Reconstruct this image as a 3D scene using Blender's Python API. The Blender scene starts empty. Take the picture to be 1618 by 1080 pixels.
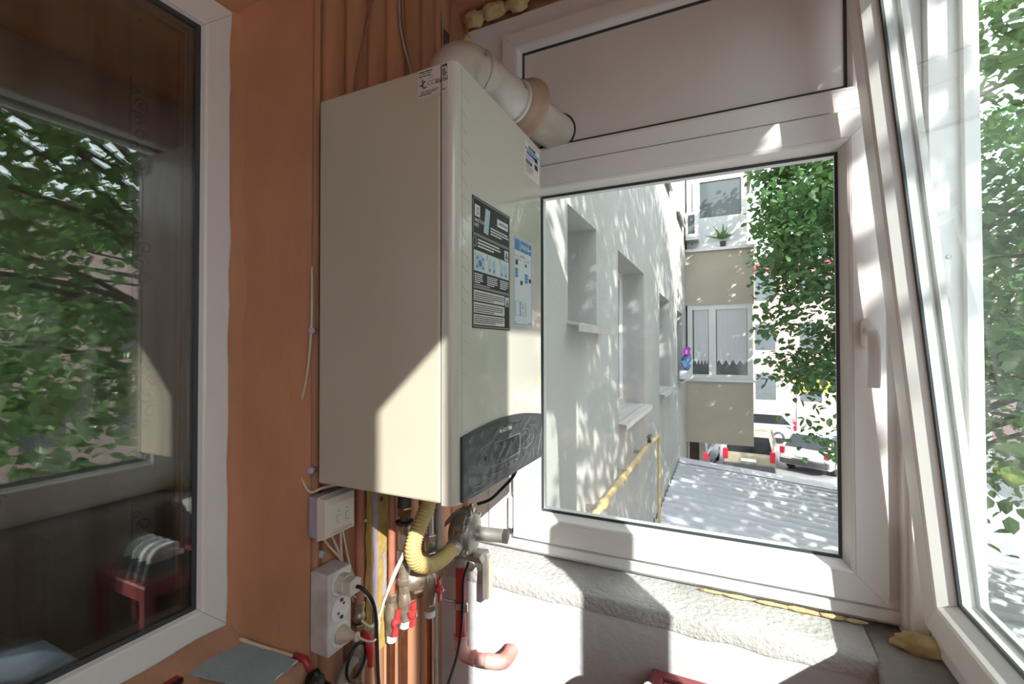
import bpy, bmesh, math, random
from mathutils import Vector, Matrix, noise
random.seed(7)
C = bpy.context.scene.collection
S = bpy.context.scene
# ------------------------------------------------------------------ camera, sky, sun, exposure
F_PX = 720.38
CAM = Vector((0.7362, -0.6449, 1.5)); YAW, PITCH, ROLL = 0.4365, 0.0144, -0.0016
fw = Vector((-math.sin(YAW)*math.cos(PITCH), math.cos(YAW)*math.cos(PITCH), math.sin(PITCH)))
rt = Vector((math.cos(YAW), math.sin(YAW), 0)); up = rt.cross(fw)
rt2 = math.cos(ROLL)*rt + math.sin(ROLL)*up; up2 = -math.sin(ROLL)*rt + math.cos(ROLL)*up
cd = bpy.data.cameras.new('camera'); cam = bpy.data.objects.new('camera', cd); C.objects.link(cam)
cd.sensor_width = 36; cd.lens = F_PX/1618*36; cd.clip_start = 0.02; cd.clip_end = 300
cam.matrix_world = Matrix(((rt2.x, up2.x, -fw.x, CAM.x), (rt2.y, up2.y, -fw.y, CAM.y), (rt2.z, up2.z, -fw.z, CAM.z), (0, 0, 0, 1)))
S.camera = cam
w = bpy.data.worlds.new('sky'); S.world = w; w.use_nodes = True
bgn = w.node_tree.nodes['Background']; bgn.inputs[0].default_value = (0.86, 0.93, 1.0, 1); bgn.inputs[1].default_value = 3.6
sun_dir = Vector((-1.0, 1.07, -0.93)).normalized()
sl = bpy.data.lights.new('sun', 'SUN'); sl.energy = 9.0; sl.angle = math.radians(0.6); sl.color = (1.0, 0.95, 0.87)
so = bpy.data.objects.new('sun', sl); C.objects.link(so); so.rotation_euler = sun_dir.to_track_quat('-Z', 'Y').to_euler(); so.location = (6, -6, 8)
S.view_settings.view_transform = 'Standard'; S.view_settings.look = 'None'; S.view_settings.gamma = 1
S.view_settings.use_curve_mapping = False; S.view_settings.exposure = 0.08
S.cycles.use_denoising = True; S.cycles.max_bounces = 12; S.cycles.diffuse_bounces = 6; S.cycles.transparent_max_bounces = 24
S.cycles.sample_clamp_indirect = 8.0; S.cycles.caustics_reflective = False; S.cycles.caustics_refractive = False

# ------------------------------------------------------------------ materials
MATS = {}
def mat(name, col, rough=0.5, metal=0.0, var=0.0, scale=8.0, col2=None, bump=0.0, bscale=60.0, trans=0.0, stretch=(1, 1, 1), sharp=False, coat=0.0, spec=0.5):
    m = bpy.data.materials.new(name); m.use_nodes = True; nt = m.node_tree; n = nt.nodes; l = nt.links
    b = n['Principled BSDF']; b.inputs['Base Color'].default_value = (*col, 1); b.inputs['Roughness'].default_value = rough
    b.inputs['Metallic'].default_value = metal; b.inputs['Coat Weight'].default_value = coat; b.inputs['Specular IOR Level'].default_value = spec
    tc = n.new('ShaderNodeTexCoord'); mp = n.new('ShaderNodeMapping'); mp.inputs['Scale'].default_value = stretch
    l.new(tc.outputs['Object'], mp.inputs['Vector'])
    if var > 0 or col2:
        ns = n.new('ShaderNodeTexNoise'); ns.inputs['Scale'].default_value = scale; ns.inputs['Detail'].default_value = 6
        l.new(mp.outputs[0], ns.inputs['Vector'])
        r = n.new('ShaderNodeValToRGB'); c2 = col2 or tuple(c*(1-var) for c in col)
        r.color_ramp.elements[0].color = (*c2, 1); r.color_ramp.elements[1].color = (*col, 1)
        r.color_ramp.elements[0].position = 0.46 if sharp else 0.32; r.color_ramp.elements[1].position = 0.54 if sharp else 0.68
        l.new(ns.outputs['Fac'], r.inputs['Fac']); l.new(r.outputs['Color'], b.inputs['Base Color'])
    if bump > 0:
        nb = n.new('ShaderNodeTexNoise'); nb.inputs['Scale'].default_value = bscale; nb.inputs['Detail'].default_value = 5
        l.new(mp.outputs[0], nb.inputs['Vector'])
        bp = n.new('ShaderNodeBump'); bp.inputs['Strength'].default_value = bump; bp.inputs['Distance'].default_value = 0.01
        l.new(nb.outputs['Fac'], bp.inputs['Height']); l.new(bp.outputs['Normal'], b.inputs['Normal'])
    MATS[name] = m
    return m
def glass(name, tint=(1, 1, 1), f0=0.075, rough=0.0, graze=0.9):
    m = bpy.data.materials.new(name); m.use_nodes = True; nt = m.node_tree; n = nt.nodes; l = nt.links
    n.remove(n['Principled BSDF']); out = n['Material Output']
    lw = n.new('ShaderNodeLayerWeight'); lw.inputs['Blend'].default_value = 0.5
    p = n.new('ShaderNodeMath'); p.operation = 'POWER'; p.inputs[1].default_value = 5; l.new(lw.outputs['Facing'], p.inputs[0])
    a = n.new('ShaderNodeMath'); a.operation = 'MULTIPLY_ADD'; a.inputs[1].default_value = graze; a.inputs[2].default_value = f0; l.new(p.outputs[0], a.inputs[0])
    t = n.new('ShaderNodeBsdfTransparent'); t.inputs[0].default_value = (*tint, 1)
    g = n.new('ShaderNodeBsdfGlossy'); g.inputs['Roughness'].default_value = rough; g.inputs[0].default_value = (1, 1, 1, 1)
    mx = n.new('ShaderNodeMixShader'); l.new(a.outputs[0], mx.inputs[0]); l.new(t.outputs[0], mx.inputs[1]); l.new(g.outputs[0], mx.inputs[2])
    l.new(mx.outputs[0], out.inputs[0]); MATS[name] = m
    return m
def leafmat(name, c1, c2):
    m = bpy.data.materials.new(name); m.use_nodes = True; nt = m.node_tree; n = nt.nodes; l = nt.links
    n.remove(n['Principled BSDF']); out = n['Material Output']
    tc = n.new('ShaderNodeTexCoord'); ns = n.new('ShaderNodeTexNoise'); ns.inputs['Scale'].default_value = 2.2; ns.inputs['Detail'].default_value = 8
    l.new(tc.outputs['Object'], ns.inputs['Vector'])
    r = n.new('ShaderNodeValToRGB'); r.color_ramp.elements[0].color = (*c1, 1); r.color_ramp.elements[1].color = (*c2, 1)
    r.color_ramp.elements[0].position = 0.35; r.color_ramp.elements[1].position = 0.65
    l.new(ns.outputs['Fac'], r.inputs['Fac'])
    d = n.new('ShaderNodeBsdfDiffuse'); t = n.new('ShaderNodeBsdfTranslucent'); g = n.new('ShaderNodeBsdfGlossy'); g.inputs['Roughness'].default_value = 0.35
    mx = n.new('ShaderNodeMixShader'); mx.inputs[0].default_value = 0.4
    l.new(r.outputs[0], d.inputs[0]); l.new(r.outputs[0], t.inputs[0]); l.new(d.outputs[0], mx.inputs[1]); l.new(t.outputs[0], mx.inputs[2])
    m2 = n.new('ShaderNodeMixShader'); m2.inputs[0].default_value = 0.06; l.new(mx.outputs[0], m2.inputs[1]); l.new(g.outputs[0], m2.inputs[2])
    l.new(m2.outputs[0], out.inputs[0]); MATS[name] = m
    return m
def sheer(name, col, op):
    m = bpy.data.materials.new(name); m.use_nodes = True; nt = m.node_tree; n = nt.nodes; l = nt.links
    n.remove(n['Principled BSDF']); out = n['Material Output']
    tc = n.new('ShaderNodeTexCoord'); mp = n.new('ShaderNodeMapping'); mp.inputs['Scale'].default_value = (1, 1, 0.05); l.new(tc.outputs['Object'], mp.inputs[0])
    ns = n.new('ShaderNodeTexNoise'); ns.inputs['Scale'].default_value = 60; l.new(mp.outputs[0], ns.inputs[0])
    r = n.new('ShaderNodeValToRGB'); r.color_ramp.elements[0].color = (*[c*.6 for c in col], 1); r.color_ramp.elements[1].color = (*col, 1); l.new(ns.outputs['Fac'], r.inputs[0])
    t = n.new('ShaderNodeBsdfTransparent'); d = n.new('ShaderNodeBsdfDiffuse'); l.new(r.outputs[0], d.inputs[0])
    mx = n.new('ShaderNodeMixShader'); mx.inputs[0].default_value = op
    l.new(t.outputs[0], mx.inputs[1]); l.new(d.outputs[0], mx.inputs[2]); l.new(mx.outputs[0], out.inputs[0]); MATS[name] = m
    return m
mat('terracotta', (0.57, 0.265, 0.145), 0.62, var=0.30, scale=6, bump=0.45, bscale=22, stretch=(1, 1, 0.45))
mat('terracotta_board', (0.58, 0.275, 0.155), 0.5, var=0.32, scale=7, bump=0.45, bscale=20, stretch=(1, 1, 0.2))
mat('terracotta_dirty', (0.50, 0.26, 0.16), 0.7, col2=(0.32, 0.17, 0.10), scale=7, bump=0.6, bscale=30)
mat('pvc', (0.84, 0.84, 0.84), 0.28, var=0.05, scale=3)
mat('pvc_panel', (0.78, 0.77, 0.75), 0.38, var=0.06, scale=2)
mat('gasket', (0.035, 0.045, 0.05), 0.5)
mat('groove', (0.16, 0.15, 0.15), 0.6)
mat('plaster_white', (0.68, 0.70, 0.74), 0.8, var=0.10, scale=4, bump=0.25, bscale=45)
mat('concrete', (0.36, 0.34, 0.33), 0.9, col2=(0.24, 0.225, 0.22), scale=9, bump=0.8, bscale=70)
mat('concrete_light', (0.60, 0.60, 0.60), 0.85, col2=(0.42, 0.42, 0.42), scale=8, bump=0.7, bscale=80)
mat('foam', (0.74, 0.60, 0.34), 0.75, col2=(0.52, 0.38, 0.18), scale=18, bump=0.8, bscale=60)
mat('enamel_warm_bounce', (0.62, 0.575, 0.475), 0.3, var=0.05, scale=3, coat=0.2)  # side casing; warm bounce off the orange walls is mixed into this colour
mat('enamel_front', (0.63, 0.62, 0.555), 0.16, var=0.03, scale=3, coat=0.6)
mat('seam_dark', (0.03, 0.028, 0.025), 0.8)
mat('film_line', (0.42, 0.41, 0.35), 0.3)
mat('panel_grey', (0.05, 0.058, 0.065), 0.42, var=0.35, scale=9, spec=0.3)
mat('display', (0.004, 0.004, 0.005), 0.25, spec=0.15)
mat('ink_black', (0.012, 0.012, 0.013), 0.4)
mat('ink_grey', (0.25, 0.25, 0.25), 0.5)
mat('ink_white', (0.78, 0.78, 0.78), 0.5)
mat('ink_red', (0.55, 0.08, 0.07), 0.5)
mat('ink_blue', (0.06, 0.22, 0.48), 0.5)
mat('ink_lightblue', (0.45, 0.60, 0.72), 0.5)
mat('label_paper', (0.72, 0.70, 0.68), 0.4)
mat('label_energy', (0.66, 0.74, 0.76), 0.3)
mat('flue_white', (0.70, 0.69, 0.66), 0.32, col2=(0.46, 0.42, 0.37), scale=9, coat=0.2)
mat('flue_rubber', (0.50, 0.37, 0.27), 0.7, var=0.25, scale=14)
mat('copper', (0.52, 0.20, 0.10), 0.32, 0.85, var=0.35, scale=20)
mat('copper_painted', (0.52, 0.22, 0.15), 0.5, col2=(0.35, 0.12, 0.07), scale=15)
mat('brass', (0.66, 0.60, 0.51), 0.34, 0.75, col2=(0.36, 0.26, 0.17), scale=30)
mat('brass_yellow', (0.62, 0.40, 0.17), 0.3, 0.9, var=0.3, scale=20)
mat('steel', (0.52, 0.52, 0.52), 0.28, 0.9, var=0.3, scale=25)
mat('aluminium', (0.36, 0.33, 0.30), 0.38, 0.7, var=0.25, scale=12, bump=0.15, bscale=90)
mat('aluminium_light', (0.62, 0.60, 0.58), 0.35, 0.7, var=0.3, scale=20)
mat('grey_pipe', (0.42, 0.37, 0.33), 0.6, var=0.3, scale=12)
mat('dark_plastic', (0.07, 0.06, 0.055), 0.45, var=0.2)
mat('red_paint', (0.42, 0.035, 0.035), 0.35, var=0.2, scale=20)
mat('red_faded', (0.55, 0.10, 0.08), 0.5, col2=(0.68, 0.45, 0.42), scale=18)
mat('red_lever', (0.58, 0.045, 0.05), 0.4, var=0.2, scale=40)
mat('hose_yellow', (0.68, 0.52, 0.22), 0.5, var=0.15, scale=20)
mat('cable_cream', (0.66, 0.55, 0.42), 0.5, var=0.15, scale=30)
mat('cable_white', (0.78, 0.72, 0.62), 0.45)
mat('cable_brown', (0.34, 0.18, 0.10), 0.6, var=0.2, scale=30)
mat('black_rubber', (0.008, 0.008, 0.009), 0.4)
mat('white_plastic', (0.74, 0.73, 0.74), 0.4, var=0.08, scale=20)
mat('cream_plastic', (0.66, 0.61, 0.55), 0.42, var=0.05, scale=10)
mat('lilac_plastic', (0.42, 0.41, 0.50), 0.5)
mat('socket_dirty', (0.68, 0.66, 0.68), 0.45, col2=(0.50, 0.44, 0.40), scale=16)
mat('ochre', (0.55, 0.42, 0.14), 0.8, col2=(0.46, 0.30, 0.08), scale=30, bump=0.4)
mat('lilac_paint', (0.52, 0.45, 0.62), 0.8, var=0.2, scale=30)
mat('board_blue', (0.30, 0.37, 0.40), 0.75, var=0.12, scale=20, bump=0.15, bscale=90)
mat('dark_red_plastic', (0.22, 0.05, 0.06), 0.4, var=0.15)
mat('red_wood', (0.33, 0.07, 0.08), 0.5, var=0.15, scale=12)
mat('shoe_white', (0.72, 0.76, 0.80), 0.6)
mat('shoe_grey', (0.15, 0.18, 0.22), 0.7)
mat('shoe_sole', (0.38, 0.34, 0.30), 0.7)
mat('denim', (0.14, 0.19, 0.28), 0.85, col2=(0.30, 0.36, 0.45), scale=12, bump=0.4, bscale=150)
mat('black_fabric', (0.015, 0.016, 0.02), 0.45, var=0.3)
mat('dark_wood', (0.08, 0.05, 0.035), 0.5, var=0.3, scale=6)
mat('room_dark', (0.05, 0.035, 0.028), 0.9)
mat('floor_tile', (0.60, 0.59, 0.58), 0.4, var=0.15, scale=6)
mat('facade', (0.50, 0.495, 0.48), 0.9, var=0.10, scale=1.6, bump=0.3, bscale=60)
mat('facade_beige', (0.60, 0.57, 0.50), 0.9, var=0.08, scale=2, bump=0.2, bscale=60)
mat('facade_warm', (0.55, 0.50, 0.42), 0.9, var=0.08, scale=3, bump=0.2, bscale=60)
mat('metal_sill', (0.66, 0.66, 0.68), 0.35, 0.4, var=0.1)
mat('roof_sheet', (0.60, 0.61, 0.66), 0.5, 0.0, var=0.10, scale=1.5)
mat('pipe_yellow', (0.66, 0.50, 0.20), 0.5, col2=(0.50, 0.40, 0.24), scale=12)
mat('asphalt', (0.30, 0.30, 0.31), 0.9, var=0.25, scale=1.2)
mat('pavement', (0.62, 0.60, 0.58), 0.9, var=0.12, scale=1)
mat('pink_wall', (0.62, 0.44, 0.39), 0.9, var=0.08, scale=0.6)
mat('bark', (0.16, 0.12, 0.09), 0.9, var=0.3, scale=10, bump=0.8, bscale=20, stretch=(1, 1, 0.2))
mat('car_gold', (0.42, 0.36, 0.26), 0.25, 0.5, coat=0.6)
mat('car_silver', (0.55, 0.57, 0.60), 0.25, 0.4, coat=0.6)
mat('car_white', (0.80, 0.80, 0.80), 0.25, coat=0.6)
mat('car_dark', (0.06, 0.06, 0.07), 0.25, coat=0.6)
mat('car_glass', (0.012, 0.015, 0.018), 0.06)
mat('tail_red', (0.45, 0.01, 0.03), 0.2)
mat('tyre', (0.02, 0.02, 0.02), 0.8)
mat('window_glass_far', (0.10, 0.12, 0.13), 0.08)
mat('lace', (0.70, 0.72, 0.75), 0.9)
mat('green_plastic', (0.05, 0.50, 0.12), 0.5)
mat('yellow_plastic', (0.72, 0.48, 0.06), 0.5)
mat('flower_purple', (0.38, 0.05, 0.42), 0.6)
mat('flower_blue', (0.16, 0.30, 0.55), 0.6)
mat('ac_white', (0.74, 0.74, 0.74), 0.4)
glass('glass_clear', (0.97, 0.985, 0.98), 0.03)
glass('glass_house', (0.86, 0.88, 0.87), 0.11)
glass('glass_tilted', (0.94, 0.97, 0.955), 0.05)
glass('film_clear', (0.98, 0.98, 0.98), 0.018, 0.06, 0.38)
sheer('sheer_fabric', (0.46, 0.40, 0.36), 0.85)
sheer('sheer_dark', (0.12, 0.10, 0.09), 0.85)
mat('embroidery', (0.10, 0.08, 0.06), 0.6, var=0.3, scale=60)
leafmat('leaf_a', (0.075, 0.175, 0.05), (0.19, 0.33, 0.10))
leafmat('leaf_b', (0.06, 0.165, 0.055), (0.16, 0.31, 0.10))

# ------------------------------------------------------------------ helpers
def new(): return bmesh.new()
def obj(name, bm, m, parent=None, smooth=False, auto=None):
    me = bpy.data.meshes.new(name)
    if isinstance(bm, bmesh.types.BMesh):
        bmesh.ops.recalc_face_normals(bm, faces=bm.faces[:])
        bm.to_mesh(me); bm.free()
    else:
        me.from_pydata(*bm); me.update()
    if smooth:
        me.polygons.foreach_set('use_smooth', [True]*len(me.polygons))
        if auto:
            try: me.set_sharp_from_angle(angle=math.radians(auto))
            except Exception: pass
    me.materials.append(MATS[m]); o = bpy.data.objects.new(name, me); C.objects.link(o)
    if parent: par(o, parent)
    return o
def world_loc(p):
    v = Vector(p.location)
    while p.parent:
        v = v + p.matrix_parent_inverse.translation; p = p.parent; v = v + Vector(p.location)
    return v
def par(o, p):
    o.parent = p; o.matrix_parent_inverse = Matrix.Translation(-world_loc(p))
def tag(o, label=None, cat=None, group=None, kind=None):
    if label: o['label'] = label
    if cat: o['category'] = cat
    if group: o['group'] = group
    if kind: o['kind'] = kind
    return o
def thing(name, label, cat, loc=(0, 0, 0), group=None, kind=None):
    o = bpy.data.objects.new(name, None); C.objects.link(o); o.location = loc; o.empty_display_size = 0.05
    return tag(o, label, cat, group, kind)
def box(bm, x0, x1, y0, y1, z0, z1, bev=0.0, seg=2):
    r = bmesh.ops.create_cube(bm, size=1); vs = r['verts']
    for v in vs: v.co = Vector((x0+(v.co.x+.5)*(x1-x0), y0+(v.co.y+.5)*(y1-y0), z0+(v.co.z+.5)*(z1-z0)))
    if bev > 0:
        es = list({e for v in vs for e in v.link_edges})
        bmesh.ops.bevel(bm, geom=es, offset=bev, segments=seg, profile=0.5, affect='EDGES')
    return vs
def B(x0, x1, y0, y1, z0, z1, bev=0.0, seg=2):
    bm = new(); box(bm, x0, x1, y0, y1, z0, z1, bev, seg); return bm
def smooth_path(pts, k=6):
    P = [Vector(p) for p in pts]; out = []
    for i in range(len(P)-1):
        p0 = P[max(i-1, 0)]; p1 = P[i]; p2 = P[i+1]; p3 = P[min(i+2, len(P)-1)]
        for j in range(k):
            t = j/k
            out.append(0.5*((2*p1)+(-p0+p2)*t+(2*p0-5*p1+4*p2-p3)*t*t+(-p0+3*p1-3*p2+p3)*t**3))
    out.append(P[-1]); return out
def tube(bm, pts, r, n=10, cap=True):
    P = [Vector(p) for p in pts]; N = len(P); rs = list(r) if isinstance(r, (list, tuple)) else [r]*N
    if len(rs) != N: rs = [rs[int(i/(N-1)*(len(rs)-1))]+(rs[min(int(i/(N-1)*(len(rs)-1))+1, len(rs)-1)]-rs[int(i/(N-1)*(len(rs)-1))])*((i/(N-1)*(len(rs)-1)) % 1) for i in range(N)]
    T = [(P[min(i+1, N-1)]-P[max(i-1, 0)]).normalized() for i in range(N)]
    a = Vector((0, 0, 1)) if abs(T[0].z) < 0.9 else Vector((1, 0, 0))
    u = (a-T[0]*a.dot(T[0])).normalized(); rings = []
    for i in range(N):
        u = (u-T[i]*u.dot(T[i])).normalized(); v = T[i].cross(u)
        rings.append([bm.verts.new(P[i]+rs[i]*(math.cos(2*math.pi*k/n)*u+math.sin(2*math.pi*k/n)*v)) for k in range(n)])
    for i in range(N-1):
        for k in range(n):
            bm.faces.new((rings[i][k], rings[i][(k+1) % n], rings[i+1][(k+1) % n], rings[i+1][k]))
    if cap: bm.faces.new(rings[0][::-1]); bm.faces.new(rings[-1])
def Tb(pts, r, n=10, sm=0, cap=True):
    bm = new(); tube(bm, smooth_path(pts, sm) if sm else pts, r, n, cap); return bm
def lathe(bm, o, axis, prof, n=20, cap=True):
    o = Vector(o); ax = Vector(axis).normalized(); a = Vector((0, 0, 1)) if abs(ax.z) < 0.9 else Vector((1, 0, 0))
    u = (a-ax*a.dot(ax)).normalized(); v = ax.cross(u); rings = []
    for (h, r) in prof:
        rings.append([bm.verts.new(o+ax*h+max(r, 1e-5)*(math.cos(2*math.pi*k/n)*u+math.sin(2*math.pi*k/n)*v)) for k in range(n)])
    for i in range(len(rings)-1):
        for k in range(n): bm.faces.new((rings[i][k], rings[i][(k+1) % n], rings[i+1][(k+1) % n], rings[i+1][k]))
    if cap: bm.faces.new(rings[0][::-1]); bm.faces.new(rings[-1])
def L(o, axis, prof, n=20, cap=True):
    bm = new(); lathe(bm, o, axis, prof, n, cap); return bm
def prism(bm, pts, dvec):
    d = Vector(dvec); a = [bm.verts.new(Vector(p)) for p in pts]; b = [bm.verts.new(Vector(p)+d) for p in pts]; n = len(pts)
    bm.faces.new(a); bm.faces.new(b[::-1])
    for i in range(n): bm.faces.new((a[i], b[i], b[(i+1) % n], a[(i+1) % n]))
def PR(pts, d):
    bm = new(); prism(bm, pts, d); return bm
def ring(bm, O, U, V, N, w, h, prof, gap=0.0004):
    """picture-frame profile swept round a w x h rectangle with mitred corners; prof = (inward, depth along N)"""
    O, U, V, N = Vector(O), Vector(U), Vector(V), Vector(N)
    cs = [(0, 0, 1, 1), (w, 0, -1, 1), (w, h, -1, -1), (0, h, 1, -1)]
    for i in range(4):
        a = cs[i]; b = cs[(i+1) % 4]
        d = (U*(b[0]-a[0])+V*(b[1]-a[1])).normalized()
        A = [bm.verts.new(O+U*(a[0]+a[2]*q)+V*(a[1]+a[3]*q)+N*n+d*gap) for q, n in prof]
        E = [bm.verts.new(O+U*(b[0]+b[2]*q)+V*(b[1]+b[3]*q)+N*n-d*gap) for q, n in prof]
        k = len(prof)
        for j in range(k): bm.faces.new((A[j], A[(j+1) % k], E[(j+1) % k], E[j]))
        bm.faces.new(A[::-1]); bm.faces.new(E)
def RG(*a, **k):
    bm = new(); ring(bm, *a, **k); return bm
def text(name, s, O, U, V, size, m, parent, align='LEFT', off=0.0004, bold=0.0):
    cu = bpy.data.curves.new('t', 'FONT'); cu.body = s; cu.size = 1; cu.align_x = align; cu.resolution_u = 2; cu.offset = bold
    t = bpy.data.objects.new('t', cu); C.objects.link(t)
    dg = bpy.context.evaluated_depsgraph_get(); me = bpy.data.meshes.new_from_object(t.evaluated_get(dg))
    bpy.data.objects.remove(t); bpy.data.curves.remove(cu)
    U, V, O = Vector(U).normalized(), Vector(V).normalized(), Vector(O); N = U.cross(V)
    for v in me.vertices: v.co = O+U*v.co.x*size+V*v.co.y*size+N*off
    me.name = name; me.materials.append(MATS[m]); o = bpy.data.objects.new(name, me); C.objects.link(o); par(o, parent); return o
def card(name, O, U, V, rects, m, parent, off=0.0003, th=0.0003):
    """flat print: rectangles (u0,u1,v0,v1) lying on a surface"""
    if len(rects) > 1 and len(rects) < 9 and name not in ('small_print', 'border'):
        return [card(name, O, U, V, [r_], m, parent, off, th) for r_ in rects][0]
    O, U, V = Vector(O), Vector(U).normalized(), Vector(V).normalized(); N = U.cross(V); bm = new()
    for (a, b, c, d) in rects:
        prism(bm, [O+U*a+V*c+N*off, O+U*b+V*c+N*off, O+U*b+V*d+N*off, O+U*a+V*d+N*off], -N*th*0.9)
    o_ = obj(name, bm, m, parent)
    if len(rects) > 1: o_['kind'] = 'stuff'
    return o_
def blob(bm, c, r, seed=0, amp=0.3, sub=2, sc=(1, 1, 1), fr=3.0):
    q = bmesh.ops.create_icosphere(bm, subdivisions=sub, radius=1)
    for v in q['verts']:
        k = 1+amp*noise.noise(Vector(v.co)*fr*0.5+Vector((seed*3.1, seed*1.7, seed)))+amp*0.5*noise.noise(Vector(v.co)*fr+Vector((seed, 0, seed*2)))
        v.co = Vector(c)+Vector((v.co.x*sc[0], v.co.y*sc[1], v.co.z*sc[2]))*r*k
def grid_wall(bm, plane_box, holes, axis):
    """box wall with rectangular holes; axis 'x': wall lies in the YZ plane"""
    (a0, a1, z0, z1, t0, t1) = plane_box
    us = sorted({a0, a1, *[h[0] for h in holes], *[h[1] for h in holes]}); zs = sorted({z0, z1, *[h[2] for h in holes], *[h[3] for h in holes]})
    us = [u for u in us if a0 <= u <= a1]; zs = [z for z in zs if z0 <= z <= z1]
    for i in range(len(us)-1):
        for j in range(len(zs)-1):
            cu, cz = (us[i]+us[i+1])/2, (zs[j]+zs[j+1])/2
            if any(h[0] < cu < h[1] and h[2] < cz < h[3] for h in holes): continue
            if axis == 'x': box(bm, t0, t1, us[i], us[i+1], zs[j], zs[j+1])
            else: box(bm, us[i], us[i+1], t0, t1, zs[j], zs[j+1])
X_, Y_, Z_ = Vector((1, 0, 0)), Vector((0, 1, 0)), Vector((0, 0, 1))
def struct(o, label, kind='structure'):
    o['kind'] = kind; o['label'] = label; return o

# ================================================================== THE BALCONY SHELL
CE = 2.545
struct(obj('floor', B(-0.3, 1.25, -4.5, 0.7, -0.12, 0.0), 'floor_tile'), 'brown tiled balcony floor')
struct(obj('ceiling', B(-0.3, 1.25, -4.5, 0.7, CE, CE+0.15), 'terracotta'), 'terracotta painted balcony ceiling')
bm = new(); grid_wall(bm, (-4.5, 0.0, 0, CE, -0.3, 0.0), [(-1.6, 0.0, 0.885, 2.245)], 'x'); box(bm, -0.3, -0.014, 0.0, 0.7, 0, CE)
prism(bm, [(0, 0, .885), (-.15, -.078, .885), (-.3, -.078, .885), (-.3, 0, .885)], (0, 0, 1.36)); prism(bm, [(0, 0, 2.245), (-.15, 0, 2.150), (-.3, 0, 2.150), (-.3, 0, 2.245)], (0, -1.6, 0)); prism(bm, [(-.145, 0, .967), (-.3, 0, .967), (-.3, 0, .885), (-.10, 0, .885)], (0, -1.6, 0))
wl = struct(obj('wall_left', bm, 'terracotta'), 'terracotta painted house wall with recessed window')
edges = [0.0, 0.031, 0.095, 0.162, 0.224, 0.296, 0.364, 0.433, 0.513, 0.58]
for i in range(9):          # painted vertical boards with wavy edges
    a, b = edges[i]+0.0008, edges[i+1]-0.0008; bm = new(); n = 26; rows = []
    for k in range(n+1):
        z = CE*k/n; w1 = 0.004*noise.noise(Vector((i*5.1, 0, z*2.2))); w2 = 0.004*noise.noise(Vector((i*5.1+5.1, 0, z*2.2)))
        if i == 0: w1 = 0
        x = 0.002*noise.noise(Vector((i*3.3, 7, z*1.5)))
        rows.append([bm.verts.new((px, py, z)) for px, py in ((-0.014, a+w1), (x-0.009, a+w1), (x-.001, a+w1+0.009), (x+0.003, (a+b)/2), (x-.001, b+w2-0.009), (x-0.009, b+w2), (-0.014, b+w2))])
    for k in range(n):
        for j in range(6): bm.faces.new((rows[k][j], rows[k][j+1], rows[k+1][j+1], rows[k+1][j]))
    obj('board', bm, 'terracotta_board', wl, True, 50)
obj('dowel_hole', L((.0025, .200, 1.148), X_, [(0, .0062), (.0012, .0062), (.0014, .0035), (.0008, 0)], 14), 'black_rubber', wl)
obj('dowel', L((.0025, .148, 1.115), X_, [(0, .004), (.002, .0036), (.0024, 0)], 10), 'white_plastic', wl)
# plaster remains on the wall under the boiler
bm = new()
def patch(bm, y0, y1, z0, z1, sd, x=0.003):
    n = 18; l = []; r = []
    for k in range(n+1):
        z = z0+(z1-z0)*k/n
        l.append((x, y0+0.006*noise.noise(Vector((sd, z*22, 0))), z)); r.append((x, y1+0.006*noise.noise(Vector((sd+9, z*22, 0))), z))
    for k in range(n):
        vs = [bm.verts.new(p) for p in (l[k], r[k], r[k+1], l[k+1])]; bm.faces.new(vs)
patch(bm, 0.150, 0.172, 0.86, 1.19, 1); patch(bm, 0.186, 0.226, 0.80, 1.18, 2); patch(bm, 0.44, 0.55, 1.05, 1.26, 4)
obj('ochre_plaster_remains', bm, 'ochre', wl)['kind'] = 'stuff'
bm = new(); patch(bm, 0.172, 0.187, 0.85, 1.185, 3, 0.0035); patch(bm, 0.206, 0.214, 0.92, 1.02, 6, 0.0042); obj('lilac_paint_remains', bm, 'lilac_paint', wl)['kind'] = 'stuff'
# rough plaster along the window sill and in the corner of the splayed reveal
bm = new()
n = 60; rows = []
for k in range(n+1):
    y = -1.6+1.598*k/n; j = lambda s, a=0.006: a*noise.noise(Vector((s, y*11, 0)))
    rows.append([bm.verts.new(p) for p in ((-.130, y, .974+j(1)), (-.122+j(2, .003), y, .956+j(3)), (-.108+j(4, .008), y, .940+j(5)), (-.088+j(6, .008), y, .928+j(7, .004)), (-.045, y, .911+j(8, .004)), (.0, y, .894+j(9, .003)), (.005+j(10, .003), y, .88), (.003, y, .84))])
for k in range(n):
    for q in range(7): bm.faces.new((rows[k][q], rows[k][q+1], rows[k+1][q+1], rows[k+1][q]))
obj('sill_plaster', bm, 'terracotta_dirty', wl, True)
bm = new(); rows = []
for k in range(41):
    z = 0.95+(2.16-0.95)*k/40; j = lambda s, a=0.004: a*noise.noise(Vector((s, z*9, 3)))
    rows.append([bm.verts.new(p) for p in ((-.1305, -.079+j(1, .008), z), (-.128, -.070+j(2), z), (-.112+j(3, .006), -.0575, z))])
for k in range(40):
    for q in range(2): bm.faces.new((rows[k][q], rows[k][q+1], rows[k+1][q+1], rows[k+1][q]))
obj('reveal_plaster', bm, 'terracotta', wl, True)
# dark room behind the house window
bm = new()
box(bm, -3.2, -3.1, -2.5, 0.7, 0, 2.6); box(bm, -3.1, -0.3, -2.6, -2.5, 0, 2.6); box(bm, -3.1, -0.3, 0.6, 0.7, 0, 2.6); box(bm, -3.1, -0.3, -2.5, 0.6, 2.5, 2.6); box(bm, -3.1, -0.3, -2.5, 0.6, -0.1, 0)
struct(obj('wall_room', bm, 'room_dark'), 'dark walls of the unlit room behind the house window')
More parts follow.
